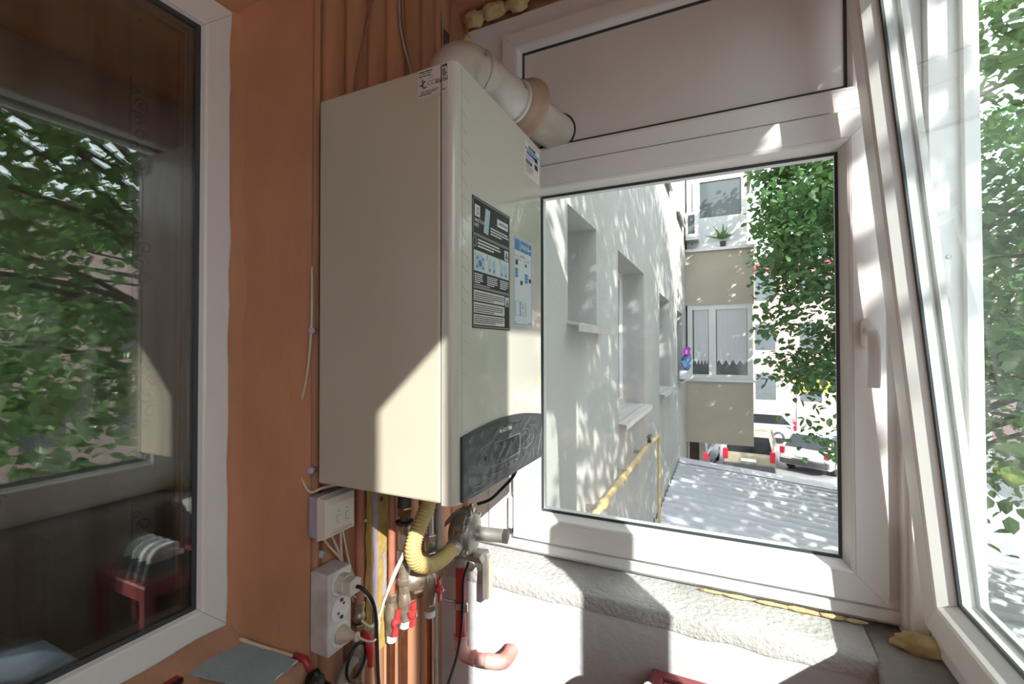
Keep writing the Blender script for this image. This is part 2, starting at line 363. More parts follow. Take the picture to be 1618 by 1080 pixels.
# parapet below the end window
wb = struct(obj('wall_back', B(-0.01, 1.25, 0.455, 0.70, 0, 0.885), 'plaster_white'), 'white plastered parapet wall below the end window')
bm = new(); n = 48; rows = []
for k in range(n+1):
    x = 0.0+1.0*k/n; j = lambda s, a=0.004: a*noise.noise(Vector((x*14, s, 0)))
    rows.append([bm.verts.new(p) for p in ((x, 0.452, 0.86+j(9, .006)), (x, 0.449+j(1), 0.893+j(2, .003)), (x, 0.456+j(3), 0.900), (x, 0.50, 0.902+j(4)), (x, 0.56, 0.905+j(5)), (x, 0.62, 0.905))])
for k in range(n):
    for q in range(5): bm.faces.new((rows[k][q], rows[k][q+1], rows[k+1][q+1], rows[k+1][q]))
obj('ledge_mortar', bm, 'concrete_light', wb, True)
wr = struct(obj('wall_right', B(1.0, 1.25, -4.5, 0.455, 0, 0.895), 'concrete'), 'bare concrete parapet below the tilted window')
bm = new(); n = 40; rows = []
for k in range(n+1):
    y = -1.2+1.85*k/n; j = lambda s, a=0.005: a*noise.noise(Vector((s, y*14, 5)))
    e = 0.996+j(1, .008)
    rows.append([bm.verts.new(p) for p in ((e+.001, y, 0.86), (e, y, 0.893+j(2, .004)), (e+0.01, y, 0.902+j(3, .003)), (1.06, y, 0.904+j(4)), (1.2, y, 0.905))])
for k in range(n):
    for q in range(4): bm.faces.new((rows[k][q], rows[k][q+1], rows[k+1][q+1], rows[k+1][q]))
obj('ledge_concrete', bm, 'concrete', wr, True)
struct(obj('wall_front', B(-0.3, 1.25, -4.6, -4.5, 0, CE), 'plaster_white'), 'white end wall behind the camera')

# ================================================================== WINDOWS
SASH = [(0, 0), (0.056, 0), (0.0575, -0.0025), (0.059, 0), (0.064, -0.003), (0.076, -0.029), (0.076, -0.07), (0.02, -0.07), (0.02, -0.02), (0, -0.02)]
GASK = [(0.0755, -0.028), (0.082, -0.029), (0.082, -0.033), (0.0755, -0.033)]
def empty_struct(name, label, loc):
    o = thing(name, label, None, loc); o['kind'] = 'structure'; return o
# window_1: house window in the left wall (faces +X)
w1 = empty_struct('window_1', 'white plastic house window with dark reflecting glass, recessed in terracotta wall', (-0.14, -0.8, 0.965))
FR1 = [(0, 0), (0.049, 0), (0.051, -0.002), (0.053, -0.003), (0.057, -0.012), (0.057, -0.06), (0, -0.06)]
R1 = ((-0.132, -1.598, 0.968), Y_, Z_, X_, 1.527, 1.190)
obj('frame', RG(*R1, FR1), 'pvc', w1)
obj('gasket', RG(*R1, [(0.0565, -0.011), (0.064, -0.013), (0.064, -0.02), (0.0565, -0.02)]), 'gasket', w1)
obj('spacer_bar', RG(*R1, [(0.057, -0.022), (0.069, -0.022), (0.069, -0.034), (0.057, -0.034)]), 'aluminium', w1)
gp = obj('glass_pane', B(-0.150, -0.146, -1.545, -0.125, 1.022, 2.104), 'glass_house', w1)
gp2 = obj('glass_pane', B(-0.172, -0.168, -1.545, -0.125, 1.022, 2.104), 'glass_house', w1)
# window_2: end window (faces -Y)
w2 = empty_struct('window_2', 'large white plastic window at the balcony end with panelled top light', (0.55, 0.6, 0.915))
bm = new()
FY0, FY1 = 0.580, 0.645
box(bm, 0.012, 0.198, FY0, FY1, 0.912, 2.492, 0.002, 1); box(bm, 1.025, 1.069, FY0, FY1, 0.912, 2.492, 0.002, 1)
box(bm, 0.198, 1.025, FY0+.0004, FY1, 0.912, 0.977); box(bm, 0.198, 1.025, FY0+.0004, FY1, 1.997, 2.05); box(bm, 0.198, 1.025, FY0+.0004, FY1, 2.405, 2.492)
box(bm, 0.09, 0.158, 0.574, 0.5805, 0.93, 1.995, 0.001, 1)
obj('frame', bm, 'pvc', w2)
obj('frame', B(0.02, 1.069, 0.568, 0.60, 0.921, 0.946, 0.002, 1), 'pvc', w2)
sh = obj('sash', RG((0.178, 0.56, 0.957), X_, Z_, -Y_, 0.867, 1.060, SASH), 'pvc', w2)
obj('gasket', RG((0.178, 0.56, 0.957), X_, Z_, -Y_, 0.867, 1.060, GASK), 'gasket', sh)
obj('glass_pane', B(0.258, 0.965, 0.5925, 0.6, 1.036, 1.938), 'glass_clear', sh)
# top light with solid panel
UP = [(0, 0), (0.042, 0), (0.0435, -0.002), (0.045, 0), (0.05, -0.002), (0.058, -0.018), (0.058, -0.05), (0, -0.05)]
tl = obj('top_light', RG((0.142, 0.565, 2.022), X_, Z_, -Y_, 0.903, 0.408, UP), 'pvc', w2)
obj('gasket', RG((0.142, 0.565, 2.022), X_, Z_, -Y_, 0.903, 0.408, [(0.0575, -0.016), (0.0625, -0.018), (0.0625, -0.022), (0.0575, -0.022)]), 'gasket', tl)
bm = new()     # panel with a round hole for the flue
hc = Vector((0.304, 0, 2.118)); hr = 0.0515; nn = 32; px0, px1, pz0, pz1 = 0.199, 0.988, 2.079, 2.373
pz0 = 2.062
inner = [Vector((hc.x+hr*math.cos(2*math.pi*k/nn), 0.586, hc.z+hr*math.sin(2*math.pi*k/nn))) for k in range(nn)]
def ray_rect(a):
    dx, dz = math.cos(a), math.sin(a); t = 9
    if dx > 1e-6: t = min(t, (px1-hc.x)/dx)
    if dx < -1e-6: t = min(t, (px0-hc.x)/dx)
    if dz > 1e-6: t = min(t, (pz1-hc.z)/dz)
    if dz < -1e-6: t = min(t, (pz0-hc.z)/dz)
    return Vector((hc.x+dx*t, 0.586, hc.z+dz*t))
angs = sorted([2*math.pi*k/nn for k in range(nn)]+[math.atan2(z-hc.z, x-hc.x) % (2*math.pi) for x in (px0, px1) for z in (pz0, pz1)])
iv = [bm.verts.new((hc.x+hr*math.cos(a), 0.586, hc.z+hr*math.sin(a))) for a in angs]; ov = [bm.verts.new(ray_rect(a)) for a in angs]
ib = [bm.verts.new((v.co.x, 0.606, v.co.z)) for v in iv]; ob = [bm.verts.new((v.co.x, 0.606, v.co.z)) for v in ov]
for k in range(len(angs)):
    q = (k+1) % len(angs); bm.faces.new((iv[k], iv[q], ov[q], ov[k])); bm.faces.new((ib[k], ob[k], ob[q], ib[q])); bm.faces.new((iv[k], ib[k], ib[q], iv[q])); bm.faces.new((ov[k], ov[q], ob[q], ob[k]))
obj('panel', bm, 'pvc_panel', tl)
def handle(parent, O, U, V, N, upwards=False):
    O, U, V, N = Vector(O), Vector(U), Vector(V), Vector(N); bm = new(); n = 14
    pts = []
    for k in range(n*2):
        a = math.pi*k/n; cx = 0.0135*math.cos(a); cy = 0.0135*math.sin(a)+(0.019 if math.sin(a) >= 0 else -0.019); pts.append(O+U*cx+V*cy)
    prism(bm, pts, N*0.011); h = obj('handle', bm, 'pvc', parent, False)
    s = 1 if upwards else -1; bm = new(); path = [O+N*0.008+V*0.002, O+N*0.03+V*0.002, O+N*0.043+V*s*0.008, O+N*0.048+V*s*0.03, O+N*0.047+V*s*0.07, O+N*0.043+V*s*0.10, O+N*0.041+V*s*0.113]
    P = smooth_path(path, 4); rings = []
    for i, p in enumerate(P):
        t = (P[min(i+1, len(P)-1)]-P[max(i-1, 0)]).normalized(); side = U; nn_ = t.cross(side).normalized(); f = i/(len(P)-1)
        wd = 0.009+0.002*min(1, f*2); th = 0.009-0.003*min(1, f*2.2)
        rings.append([bm.verts.new(p+side*wd*math.copysign(abs(math.cos(a))**0.6, math.cos(a))+nn_*th*math.copysign(abs(math.sin(a))**0.6, math.sin(a))) for a in [2*math.pi*k/16 for k in range(16)]])
    for i in range(len(rings)-1):
        for k in range(16): bm.faces.new((rings[i][k], rings[i][(k+1) % 16], rings[i+1][(k+1) % 16], rings[i+1][k]))
    bm.faces.new(rings[0]); bm.faces.new(rings[-1][::-1]); obj('lever', bm, 'pvc', h, True, 40)
handle(w2, (1.013, 0.56, 1.532), X_, Z_, -Y_)
hg = obj('hinge', B(0.158, 0.172, 0.563, 0.579, 0.975, 1.068, 0.004), 'pvc', w2); obj('hinge_pin', B(0.1585, 0.1715, 0.5615, 0.577, 0.962, 0.974, 0.001, 1), 'dark_plastic', hg)
# window_3: tilted window in the long side (faces -X) and its neighbours behind the camera
w3 = empty_struct('window_3', 'white plastic window in the long side, its sash tilted into the balcony', (1.12, 0.15, 0.925))
MULL = [(-0.300, -0.085), (-0.905, -0.675), (-1.28, -1.075)]
bm = new()
def frame_c(y0, y1):
    O = (1.102, y0, 0.915); ring(bm, O, Y_, Z_, -X_, y1-y0, 1.475, [(0, 0), (0.052, 0), (0.052, -0.046), (0.07, -0.046), (0.07, -0.068), (0, -0.068)])
frame_c(-0.205, 0.556)
obj('frame', bm, 'pvc', w3)
ca, sa = 1/math.sqrt(1+.09**2), .09/math.sqrt(1+.09**2)
TV = Vector((-sa, 0, ca)); TN = Vector((-ca, 0, -sa)); TO = Vector((1.081, 0.4895, 0.970))
s3 = obj('sash', RG(TO, -Y_, TV, TN, 0.685, 1.395, SASH), 'pvc', w3)
obj('gasket', RG(TO, -Y_, TV, TN, 0.685, 1.395, GASK), 'gasket', s3)
bm = new()
for d0, d1 in ((-0.0335, -0.0375),):
    a = TO-Y_*0.078+TV*0.078+TN*d0; prism(bm, [a, a-Y_*0.529, a-Y_*0.529+TV*1.239, a+TV*1.239], TN*(d1-d0))
obj('glass_pane', bm, 'glass_tilted', s3)
obj('outer_gasket', RG(TO+TN*-0.024, -Y_, TV, TN, 0.685, 1.395, GASK), 'gasket', s3)
handle(w3, TO-Y_*0.656+TV*0.56, Y_, TV, TN, True)
bm = new(); lathe(bm, (1.128, 0.5045, 1.675), -Y_, [(0, 0.0045), (0.0012, 0.0045), (0.0016, 0.003), (0.0016, 0.0)], 12); obj('screw', bm, 'steel', w3)
bm = new(); box(bm, 1.117, 1.127, 0.5005, 0.5045, 1.545, 1.595, 0.001, 1); pl_ = obj('striker_plate', bm, 'brass_yellow', w3)
w4 = empty_struct('window_4', 'fixed white plastic window of the long side nearest the camera', (1.12, -0.5, 0.925))
def fixed(wn, y0, y1):
    bm2 = new(); ring(bm2, (1.098, y0, 0.915), Y_, Z_, -X_, y1-y0, 1.475, [(0, 0), (0.07, 0), (0.078, -0.02), (0.078, -0.068), (0, -0.068)]); obj('frame', bm2, 'pvc', wn)
    obj('glass_pane', B(1.13, 1.134, y0+.075, y1-.075, 0.99, 2.315), 'glass_clear', wn)
fixed(w4, -0.765, -0.212); fixed(w4, -1.15, -0.772); obj('sun_block_pier', B(1.06, 1.25, -1.92, -1.155, .895, 2.395), 'plaster_white', wr)  # unseen pier added to keep the sun off the left reveal
w5 = empty_struct('added_window_5', 'added row of unseen windows behind the camera, for more light inside', (1.12, -3.2, 0.925))  # unseen glazing added to let more sky light into the balcony
fixed(w5, -2.75, -1.925); fixed(w5, -3.6, -2.755); fixed(w5, -4.48, -3.605)
bm = new(); box(bm, 1.09, 1.25, -4.5, 0.70, 2.391, 2.545); wt = struct(obj('trim_1', bm, 'pvc'), 'white filler strip above the long windows')
bm = new(); box(bm, 1.066, 1.100, 0.545, 0.62, 0.905, 2.545, 0.003); box(bm, 1.074, 1.101, 0.530, 0.546, 0.905, 2.545, 0.002); struct(obj('trim_2', bm, 'pvc'), 'white plastic corner post between the end window and the tilted window')
bm = new(); box(bm, 0.012, 1.07, 0.59, 0.65, 2.494, 2.55); struct(obj('trim_3', bm, 'terracotta_dirty'), 'rough terracotta lintel edge above the end window')
# polyurethane foam left in the joints
def foam(c, r, sd, sc, label, sub=3): tag(obj('foam_bead', (lambda b: (blob(b, c, r, sd, 0.45, sub, sc, 3.0), b)[1])(new()), 'foam', None, True), label, 'foam')
foam((0.016, 0.566, 2.452), 0.017, 1, (1, 0.8, 1.2), 'round foam bead in the wall corner beside the flue elbow')
foam((0.045, 0.567, 2.515), 0.026, 2, (1.3, .7, .9), 'yellow foam lump under the ceiling nearest the wall corner')
foam((0.115, 0.567, 2.518), 0.027, 3, (1.4, .7, .85), 'second yellow foam lump under the ceiling from the wall corner')
foam((0.190, 0.567, 2.521), 0.026, 4, (1.5, .7, .85), 'third yellow foam lump under the ceiling from the wall corner')
foam((0.275, 0.567, 2.524), 0.022, 5, (1.5, .7, .85), 'small yellow foam lump under the ceiling farthest from the wall corner')
foam((1.075, 0.512, 0.914), 0.028, 6, (1.3, .9, .75), 'big yellow foam lump at the foot of the corner post')
for i, (x, r, sx) in enumerate([(0.70, .0045, 6), (0.76, .005, 7), (0.83, .0055, 6), (0.89, .006, 5.5), (0.945, .006, 4.5), (0.99, .0055, 4)]):
    foam((x, 0.566, 0.912), r, 10+i, (sx, 1.0, .8), ['thin foam strip below the end window frame, leftmost', 'thin foam strip below the end window frame, second from left', 'thin foam strip below the end window frame, third from left', 'thin foam strip below the end window frame, third from the corner post', 'thin foam strip below the end window frame, second from the corner post', 'thin foam strip below the end window frame, nearest the corner post'][i], 2)

# ================================================================== BOILER
bx0, bx1, by0, by1, bz0, bz1 = 0.02, 0.330, 0.0, 0.397, 1.2395, 1.9845
bo = thing('gas_boiler', 'cream wall-hung gas boiler with black and blue stickers beside the end window', 'boiler', (0.17, 0.2, bz0))
obj('side_casing', B(bx0, 0.3015, by0, by1, bz0, bz1, 0.004), 'enamel_warm_bounce', bo)
obj('rear_frame', B(0.001, bx0+.004, by0+.02, by1-.02, bz0+.01, bz1-.01), 'seam_dark', bo)
obj('seam', B(0.298, 0.308, by0+.003, by1-.003, bz0+.003, bz1-.003), 'seam_dark', bo)
bm = new(); prof = []
R_ = 0.017
for k in range(9): a = math.pi*0.5*k/8; prof.append((bx1-R_+R_*math.sin(a), by0+R_-R_*math.cos(a)))
for k in range(5): a = math.pi*0.5*k/4; prof.append((bx1-.006+.006*math.cos(a), by1-.006+.006*math.sin(a)))
prof += [(0.3045, by1), (0.3045, by0)]
prism(bm, [(x, y, bz0-.002) for x, y in prof], (0, 0, bz1-bz0+.004))
fc = obj('front_cover', bm, 'enamel_front', bo, True, 35)
# scuffs of the protective film along the front edges
bm = new(); rnd = random.Random(3)
for i in range(17):
    z = 1.46+i*0.03+rnd.uniform(-.006, .006); l = rnd.uniform(.010, .026)
    tube(bm, smooth_path([(bx1+.0002, 0.0235, z+.004), (bx1+.0002, 0.027, z), (bx1+.0002, 0.024+l, z-rnd.uniform(.004, .010))], 4), 0.00035, 5)
for i in range(14):
    z = 1.42+i*0.034+rnd.uniform(-.006, .006); tube(bm, [(bx1+.0002, 0.389, z), (bx1+.0002, 0.382-rnd.uniform(0, .008), z-.004)], 0.0003, 5)
tube(bm, [(bx1+.0002, 0.0235, bz0+.12), (bx1+.0002, 0.0235, bz1-.002)], 0.0004, 5)
obj('film_edge', bm, 'film_line', bo)['kind'] = 'stuff'
# control panel
bm = new(); pts = []
cy0, cy1 = 0.018, 0.381
for k in range(21):
    t = k/20; y = cy0+(cy1-cy0)*t; pts.append((bx1-.002, y, 1.345+0.020*math.sin(math.pi*(0.08+0.84*t))-.006*t))
pts += [(bx1-.002, cy1, 1.2405), (bx1-.002, cy0, 1.2405)]
prism(bm, pts, (0.0075, 0, 0)); cp = obj('control_panel', bm, 'panel_grey', bo); cp['label'] = 'dark grey curved control panel under wrinkled film'
PX = bx1+.0056
obj('display', PR([(PX, 0.130, 1.317), (PX, 0.131, 1.285), (PX, 0.140, 1.277), (PX, 0.247, 1.281), (PX, 0.251, 1.290), (PX, 0.251, 1.316)], (0.001, 0, 0)), 'display', cp)
bm = new(); tube(bm, [(PX+.0004, y, z) for y, z in ((.128, 1.319), (.129, 1.284), (.139, 1.275), (.249, 1.279), (.253, 1.289), (.253, 1.318), (.128, 1.319))], 0.0006, 6); obj('display_rim', bm, 'ink_grey', cp)
bm = new(); pts = []
for k in range(15):
    t = k/14; pts.append((PX, 0.115+0.155*t, 1.343+.004*math.sin(math.pi*t)))
for k in range(1, 14):
    t = 1-k/14; pts.append((PX, 0.115+0.155*t, 1.343-.016*math.sin(math.pi*t)**1.2))
prism(bm, pts, (0.0008, 0, 0)); obj('badge', bm, 'ink_black', cp)
text('lettering', 'ARISTON', (PX+.0009, 0.165, 1.3345), Y_, Z_, 0.0105, 'ink_white', cp, 'LEFT', bold=0.01)
bm = new(); lathe(bm, (PX, 0.159, 1.338), X_, [(0, .0035), (.0012, .0035)], 12); obj('emblem', bm, 'ink_white', cp)
for i, (y, z) in enumerate([(.285, 1.312), (.300, 1.302), (.285, 1.294), (.27, 1.302), (.20, 1.266), (.225, 1.267), (.25, 1.268), (.275, 1.270), (.10, 1.296)]):
    obj('button', L((PX-.0005, y, z), X_, [(0, .0052), (.0016, .0052), (.002, .0042), (.002, 0)], 14), 'panel_grey', cp, True, 40)
bm = new(); rnd = random.Random(5); nx, ny = 60, 22; g = {}
for i in range(nx+1):
    for k in range(ny+1):
        y = cy0+.002+(cy1-cy0-.004)*i/nx; z = 1.2425+(0.0985+0.017*math.sin(math.pi*(0.08+0.84*i/nx))-.005*i/nx)*k/ny
        q = noise.noise(Vector((y*26, z*40, 1))); h = 0.0024*(1-abs(q))**6+0.0006*noise.noise(Vector((y*70, z*90, 5)))
        g[i, k] = bm.verts.new((PX+.0016+max(h, 0), y, z))
for i in range(nx):
    for k in range(ny): bm.faces.new((g[i, k], g[i+1, k], g[i+1, k+1], g[i, k+1]))
obj('protective_film', bm, 'film_clear', cp, True)
bm = new()
for pl in ([(.07, 1.300), (.088, 1.318), (.125, 1.326)], [(.07, 1.300), (.09, 1.285), (.126, 1.277)], [(.085, 1.30), (.11, 1.281), (.128, 1.272)], [(.10, 1.268), (.13, 1.262), (.20, 1.258)], [(.03, 1.25), (.031, 1.30), (.034, 1.335)], [(.30, 1.33), (.33, 1.322), (.36, 1.30), (.372, 1.27)], [(.31, 1.318), (.325, 1.30), (.305, 1.285)], [(.04, 1.262), (.07, 1.255), (.10, 1.259)], [(.345, 1.252), (.36, 1.28), (.375, 1.31)], [(.09, 1.318), (.10, 1.300), (.09, 1.289)], [(.26, 1.325), (.29, 1.322), (.302, 1.308), (.285, 1.298)], [(.26, 1.286), (.28, 1.282), (.305, 1.288)], [(.045, 1.33), (.06, 1.318), (.055, 1.30)], [(.15, 1.268), (.19, 1.270), (.24, 1.268)], [(.05, 1.248), (.09, 1.246), (.13, 1.25)]):
    tube(bm, smooth_path([(PX+.003, y, z) for y, z in pl], 5), 0.0004, 5)
obj('film_crease', bm, 'ink_grey', cp)['kind'] = 'stuff'
# black three-part instruction sticker
sk = obj('instruction_sticker', B(bx1-.0005, bx1+.0006, 0.058, 0.214, 1.537, 1.775), 'ink_black', bo); sk['label'] = 'black instruction sticker with white pictograms'
SO = (bx1+.0006, 0.058, 1.537)
W_, H_ = 0.156, 0.238
card('border', SO, Y_, Z_, [(0.002, .154, .002, .0045), (.002, .154, .2335, .236), (.002, .0045, .002, .236), (.1515, .154, .002, .236), (.002, .154, .072, .077), (.002, .154, .167, .172)], 'ink_grey', sk)
text('lettering', 'ARISTON', (bx1+.0008, .058+.122, 1.537+.2085), Y_, Z_, .0082, 'ink_black', sk, 'CENTER', off=.0008)
card('logo_plate', SO, Y_, Z_, [(.098, .146, .204, .219)], 'ink_white', sk)
card('app_icon', SO, Y_, Z_, [(.009, .028, .203, .224)], 'ink_white', sk); text('lettering', 'S', (bx1+.0008, .058+.0185, 1.537+.2065), Y_, Z_, .0185, 'ink_grey', sk, 'CENTER', off=.0008, bold=.02)
text('lettering', 'ARISTON\nNET', (bx1+.0006, .058+.007, 1.537+.193), Y_, Z_, .0092, 'ink_white', sk, bold=.012)
O2 = Vector(SO)+Y_*.042+Z_*.179
ph = obj('phone_picture', PR([O2+X_*.0004, O2+Y_*.018+Z_*-.001+X_*.0004, O2+Y_*.026+Z_*.046+X_*.0004, O2+Y_*.008+Z_*.048+X_*.0004], (-.0003, 0, 0)), 'ink_lightblue', sk)
rnd = random.Random(11)
def lines(u0, u1, v0, n, dv, th, frac=0.25):
    out = []
    for i in range(n):
        u = u0; v = v0-i*dv
        while u < u1-.004:
            wl_ = rnd.uniform(.003, .011); e = min(u+wl_, u1); out.append((u, e, v, v+th)); u = e+.0012
            if i == n-1 and u > u0+(u1-u0)*.6: break
    return out
card('small_print', SO, Y_, Z_, lines(.07, .15, .1925, 3, .0055, .0028)+lines(.02, .112, .160, 3, .0058, .003)+lines(.008, .040, .0975, 5, .0038, .002)+lines(.056, .10, .0975, 5, .0038, .002)+lines(.110, .148, .0975, 5, .0038, .002)+lines(.008, .10, .0785, 1, .003, .0012), 'ink_white', sk)
text('lettering', '3', (bx1+.0006, .058+.005, 1.537+.147), Y_, Z_, .025, 'ink_grey', sk, bold=.015)
pp = card('picture_panel', SO, Y_, Z_, [(.006, .150, .104, .141)], 'label_energy', sk)
card('portrait_box', SO, Y_, Z_, [(.130, .148, .143, .163), (.134, .150, .049, .068)], 'label_paper', sk)
bm = new()
def house(u, v, wd, ht):
    o = Vector(SO)+X_*.0006; prism(bm, [o+Y_*u+Z_*v, o+Y_*(u+wd)+Z_*v, o+Y_*(u+wd)+Z_*(v+ht*.72), o+Y_*(u+wd/2)+Z_*(v+ht), o+Y_*u+Z_*(v+ht*.72)], (.0002, 0, 0))
house(.010, .107, .036, .031); house(.060, .107, .013, .030); house(.078, .107, .013, .030); house(.112, .107, .012, .029); house(.130, .107, .012, .029)
obj('pictogram', bm, 'ink_lightblue', sk)['kind'] = 'stuff'
bm = new(); o = Vector(SO)+X_*.0009
for u, v in ((.017, .112), (.038, .112), (.017, .128), (.038, .128), (.065, .112), (.083, .112), (.117, .111), (.135, .111), (.139, .1555), (.142, .060)): lathe(bm, o+Y_*u+Z_*v, X_, [(0, .0028), (.0002, .0028)], 10)
lathe(bm, o+Y_*.0275+Z_*.119, X_, [(0, .0062), (.0002, .0062)], 16); box(bm, *sum([[o.x, o.x+.0002, o.y+u-.005, o.y+u+.005, o.z+v-.008, o.z+v-.001] for u, v in ((.139, .1535),)], []))
box(bm, o.x, o.x+.0002, o.y+.137, o.y+.147, o.z+.050, o.z+.057); obj('pictogram', bm, 'ink_blue', sk)['kind'] = 'stuff'
for s, u in (('1', .008), ('2', .052), ('3', .104)): text('lettering', s, (bx1+.0008, .058+u, 1.537+.1305), Y_, Z_, .0115, 'ink_black', sk, off=.0006)
card('text_panel', SO, Y_, Z_, [(.006, .130, .050, .069), (.006, .130, .028, .047), (.006, .130, .007, .025)], 'label_paper', sk)
card('small_print', Vector(SO)+X_*.0004, Y_, Z_, lines(.008, .126, .0635, 4, .0038, .0016)+lines(.008, .126, .0415, 4, .0038, .0016)+lines(.008, .126, .0205, 4, .0036, .0016), 'ink_black', sk)
# energy label
el = obj('energy_label', B(bx1-.0005, bx1+.0006, 0.233, 0.335, 1.550, 1.742), 'label_energy', bo); el['label'] = 'pale blue energy label'
EO = (bx1+.0006, .233, 1.550)
card('border', EO, Y_, Z_, [(0.002, .1, .002, .0034), (.002, .1, .1885, .190), (.002, .0034, .002, .190), (.0986, .1, .002, .190), (.004, .098, .150, .1508)], 'ink_blue', el)
card('header', EO, Y_, Z_, [(.006, .032, .163, .187), (.035, .078, .163, .187), (.081, .096, .163, .173), (.081, .096, .176, .187)], 'ink_blue', el)
text('lettering', 'ENERG', (bx1+.0010, .233+.0365, 1.550+.1695), Y_, Z_, .0145, 'ink_white', el, off=.0005, bold=.01)
card('arrow', EO, Y_, Z_, [(.008, .022, .118, .124), (.008, .022, .111, .117), (.008, .022, .104, .110), (.060, .077, .111, .117), (.060, .077, .104, .110), (.060, .077, .097, .103)], 'ink_blue', el)
card('rating', EO, Y_, Z_, [(.036, .047, .090, .099), (.083, .096, .100, .109), (.010, .022, .131, .142), (.062, .070, .133, .139)], 'ink_black', el)
bm = new(); o = Vector(EO)+X_*.0006
for a0, a1, c0, c1 in ((.008, .032, .022, .052), (.036, .064, .022, .052)):
    tube(bm, [o+Y_*a+Z_*c for a, c in ((a0, c0), (a1, c0), (a1, c1), (a0, c1), (a0, c0))], .0004, 4)
obj('box_outline', bm, 'ink_blue', el)['kind'] = 'stuff'
text('lettering', '21', (bx1+.0008, .233+.050, 1.550+.0385), Y_, Z_, .014, 'ink_black', el, 'CENTER'); text('lettering', 'dB', (bx1+.0008, .233+.050, 1.550+.026), Y_, Z_, .008, 'ink_blue', el, 'CENTER')
card('small_print', EO, Y_, Z_, [(.035, .060, .1525, .1545), (.010, .040, .144, .1455), (.055, .085, .144, .1455), (.006, .014, .006, .008), (.08, .096, .006, .008)], 'ink_grey', el)
# data sticker at the upper corner
dk = obj('data_sticker', B(bx1-.0005, bx1+.0005, 0.295, 0.382, 1.895, 1.972), 'label_paper', bo)
DO = (bx1+.0005, .295, 1.895)
card('print_block', DO, Y_, Z_, [(.022, .062, .066, .073), (.006, .042, .029, .037), (.058, .078, .030, .042)], 'ink_black', dk)
card('print_block', DO, Y_, Z_, [(.002, .086, .060, .0635), (.010, .075, .050, .058), (.058, .078, .046, .056)], 'ink_blue', dk)
card('small_print', DO, Y_, Z_, lines(.006, .052, .044, 2, .0035, .0015)+lines(.006, .048, .024, 5, .004, .0015), 'ink_grey', dk)
text('lettering', 'ARISTON', (bx1+.0010, .295+.024, 1.895+.0672), Y_, Z_, .0062, 'ink_white', dk, off=.0004); text('lettering', 'ARISTON', (bx1+.0010, .295+.008, 1.895+.0305), Y_, Z_, .0058, 'ink_white', dk, off=.0004)
# installer sticker wrapped over the seam on the side
ik = obj('installer_sticker', B(0.2565, 0.3015, -.0006, 0.002, 1.9345, 1.9825), 'label_paper', bo); ik2 = obj('installer_sticker', B(0.3055, 0.3175, -.0003, 0.002, 1.9355, 1.983), 'label_paper', bo)
IO = (0.2565, -.0006, 1.9345)
rnd = random.Random(2)
card('small_print', IO, X_, Z_, lines(.002, .042, .0425, 1, .003, .0018)+lines(.002, .042, .039, 1, .003, .001)+lines(.002, .042, .035, 1, .003, .0014)+lines(.005, .042, .0085, 2, .0030, .0010)+lines(.002, .044, .0025, 1, .003, .0014), 'ink_black', ik)
card('small_print', (0.3055, -.0003, 1.9355), X_, Z_, lines(.001, .010, .0415, 1, .003, .004)+lines(.001, .010, .036, 4, .0033, .0016)+lines(0, .011, .0025, 1, .003, .0014), 'ink_black', ik2)
card('print_block', IO, X_, Z_, [(.003, .010, .0295, .0325), (.0225, .032, .0295, .0335)], 'ink_lightblue', ik)
text('lettering', 'CCC', (.2565+.019, -.0006, 1.9345+.0175), X_, Z_, .0115, 'ink_red', ik, bold=.01); text('lettering', 'ins', (.2565+.0355, -.0006, 1.9345+.0175), X_, Z_, .0115, 'ink_black', ik, bold=.01)
text('lettering', 'tal', (.3062, -.0003, 1.9355+.0175), X_, Z_, .0115, 'ink_black', ik2, bold=.01)
bm = new(); o = Vector(IO)-Y_*.0004; tube(bm, smooth_path([o+X_*a+Z_*c for a, c in ((.0155, .0265), (.0105, .0245), (.0095, .0185), (.0125, .0150), (.0175, .0165))], 5), .0010, 6); tube(bm, [o+X_*.0035+Z_*.021, o+X_*.0095+Z_*.0205], .0008, 6); tube(bm, [o+X_*.008+Z_*.0265, o+X_*.0095+Z_*.030], .0008, 6); obj('logo', bm, 'ink_black', ik)['kind'] = 'stuff'
# underside fittings
obj('base_plate', B(0.03, 0.29, 0.012, 0.385, bz0-.003, bz0+.004), 'aluminium', bo)
bm = new(); lathe(bm, (0.20, 0.285, bz0-.040), Z_, [(0, .012), (.004, .016), (.018, .016), (.02, .010), (.04, .010)], 16); obj('drain_tap', bm, 'steel', bo, True, 35)
bm = new(); lathe(bm, (0.265, 0.16, bz0-.020), Z_, [(0, .011), (.003, .016), (.012, .016), (.014, .010), (.022, .010)], 16); obj('pressure_gauge', bm, 'dark_plastic', bo, True, 35)
bm = new(); lathe(bm, (0.285, 0.20, bz0-.018), Z_, [(0, .008), (.002, .011), (.010, .011), (.012, .008), (.02, .008)], 8); obj('filling_tap', bm, 'brass', bo)

